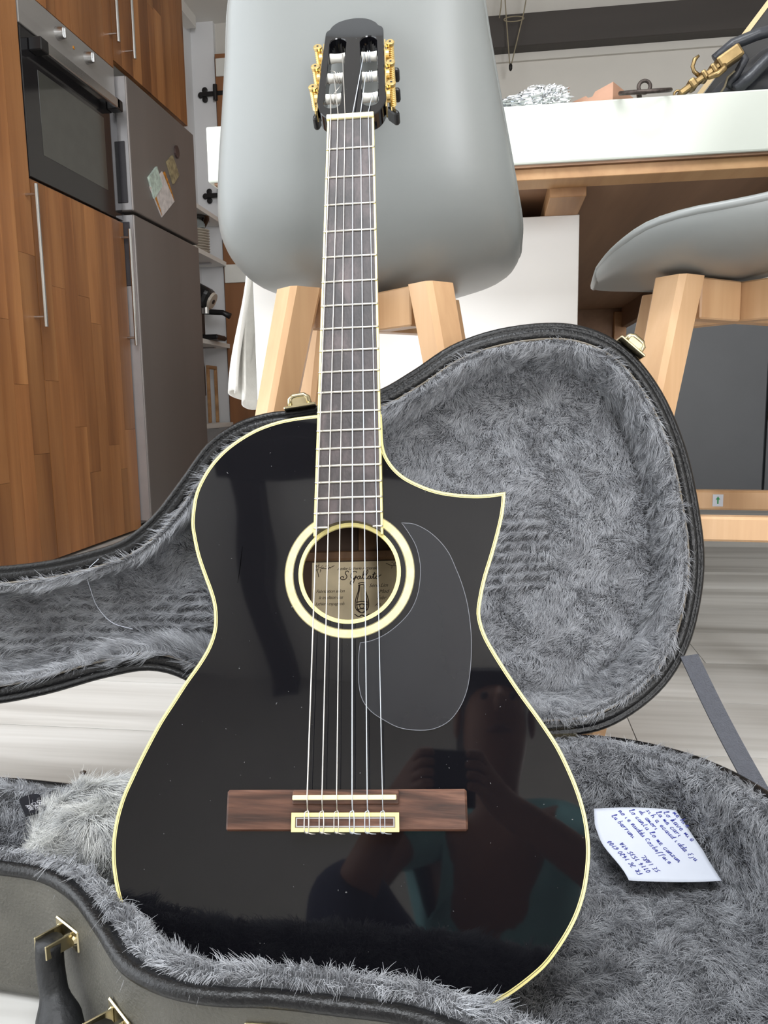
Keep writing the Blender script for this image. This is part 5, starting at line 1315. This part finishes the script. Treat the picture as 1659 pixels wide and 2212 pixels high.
J = {'pelvis': (.12, -.54, .13, .13, .10), 'waist': (.12, -.53, .27, .115, .09), 'chest': (.12, -.50, .45, .135, .10), 'collar': (.12, -.48, .575, .08, .06), 'neck': (.12, -.465, .64, .05), 'skull0': (.12, -.45, .71, .068), 'skull1': (.12, -.445, .78, .078, .09), 'skull2': (.12, -.455, .85, .06),
     'shL': (.28, -.47, .565, .055), 'elL': (.36, -.29, .35, .042), 'wrL': (.085, -.085, .455, .028), 'paL': (.055, -.050, .475, .022, .034),
     'shR': (-.04, -.47, .565, .055), 'elR': (-.15, -.28, .36, .042), 'wrR': (-.07, -.085, .455, .028), 'paR': (-.05, -.050, .475, .022, .034),
     'hiL': (.21, -.52, .11, .085), 'knL': (.45, -.28, .14, .062), 'anL': (.16, -.20, .06, .042), 'toL': (.06, -.17, .045, .034),
     'hiR': (.03, -.52, .11, .085), 'knR': (-.18, -.30, .40, .062), 'anR': (-.15, -.16, .07, .042), 'toR': (-.15, -.06, .035, .034)}
Ed = [('pelvis', 'waist'), ('waist', 'chest'), ('chest', 'collar'), ('collar', 'neck'), ('neck', 'skull0'), ('skull0', 'skull1'), ('skull1', 'skull2'), ('chest', 'shL'), ('shL', 'elL'), ('elL', 'wrL'), ('wrL', 'paL'), ('chest', 'shR'), ('shR', 'elR'), ('elR', 'wrR'), ('wrR', 'paR'), ('pelvis', 'hiL'), ('hiL', 'knL'), ('knL', 'anL'), ('anL', 'toL'), ('pelvis', 'hiR'), ('hiR', 'knR'), ('knR', 'anR'), ('anR', 'toR')]
# fingers: four wrap the back of the phone, the thumb lies along its face
for sd, sx in (('L', 1), ('R', -1)):
    for k, (dz, ln) in enumerate(((0.024, 1.0), (0.008, 1.1), (-0.008, 1.05), (-0.024, 0.85))):
        a, b, c = f'f{sd}{k}a', f'f{sd}{k}b', f'f{sd}{k}c'
        J[a] = (sx * .052, -.028, .478 + dz, .0095); J[b] = (sx * (.046 - .002 * k), -.010, .479 + dz * 1.1, .0085); J[c] = (sx * (.030 - 0.006 * ln), -.0065, .478 + dz * 1.1, .007)
        Ed += [('pa' + sd, a), (a, b), (b, c)]
    J['t' + sd + 'a'] = (sx * .045, -.052, .500, .011); J['t' + sd + 'b'] = (sx * .022, -.040, .515, .009)
    Ed += [('pa' + sd, 't' + sd + 'a'), ('t' + sd + 'a', 't' + sd + 'b')]
bodyp = skinned('body', J, Ed, 'skin', pe)
def grow(names, d_): return {n_: (J[n_][0], J[n_][1], J[n_][2], J[n_][3] + d_, (J[n_][4] if len(J[n_]) > 4 else J[n_][3]) + d_) for n_ in names}
sj = grow(['pelvis', 'waist', 'chest', 'collar', 'shL', 'shR'], 0.014)
for sd in 'LR':
    a, b = J['sh' + sd], J['el' + sd]; k = 0.5
    sj['sl' + sd] = (a[0] + (b[0] - a[0]) * k, a[1] + (b[1] - a[1]) * k, a[2] + (b[2] - a[2]) * k, .066)
skinned('shirt', sj, [('pelvis', 'waist'), ('waist', 'chest'), ('chest', 'collar'), ('chest', 'shL'), ('chest', 'shR'), ('shL', 'slL'), ('shR', 'slR')], 'shirt_teal', pe)
tj = grow(['pelvis', 'hiL', 'knL', 'hiR', 'knR', 'anL', 'anR'], 0.012)
tj['pelvis'] = (.12, -.54, .11, .135, .11)
skinned('trousers', tj, [('pelvis', 'hiL'), ('hiL', 'knL'), ('knL', 'anL'), ('pelvis', 'hiR'), ('hiR', 'knR'), ('knR', 'anR')], 'trousers_navy', pe)
hj = {'a': (.12, -.49, .83, .085), 'b': (.12, -.455, .885, .06), 'c': (.12, -.54, .74, .075), 'd': (.12, -.55, .62, .06, .07)}
skinned('hair', hj, [('b', 'a'), ('a', 'c'), ('c', 'd')], 'hair_dark', pe)
for sx in (-1, 1):
    bm = bmesh.new(); bmesh.ops.create_uvsphere(bm, u_segments=12, v_segments=8, radius=0.009, matrix=Matrix.Translation((.12 + sx * .032, -.366, .785))); bm_obj('eye', bm, 'hair_dark', bodyp, smooth=True)
    bm = bmesh.new(); bmesh.ops.create_uvsphere(bm, u_segments=10, v_segments=8, radius=0.022, matrix=Matrix.Translation((.12 + sx * .080, -.45, .775)) @ Matrix.Diagonal((0.4, 0.7, 1.3, 1))); bm_obj('ear', bm, 'skin', bodyp, smooth=True)
bm = bmesh.new(); bm_tube(bm, [(.12, -.362, .80), (.12, -.348, .765), (.12, -.362, .752)], [0.008, 0.015, 0.010], 10); bm_obj('nose', bm, 'skin', bodyp, smooth=True)
bm = bmesh.new(); bm_tube(bm, [(.095, -.372, .722), (.12, -.362, .720), (.145, -.372, .722)], [0.003, 0.007, 0.003], 8); bm_obj('mouth', bm, 'sofa_red', bodyp, smooth=True)
o = box('phone', (-0.040, -0.024, 0.42), (0.040, -0.015, 0.515), 'black_plastic', None, bevel=0.003, segs=2); tag(o, 'black phone held up in the hands of the person', 'phone')
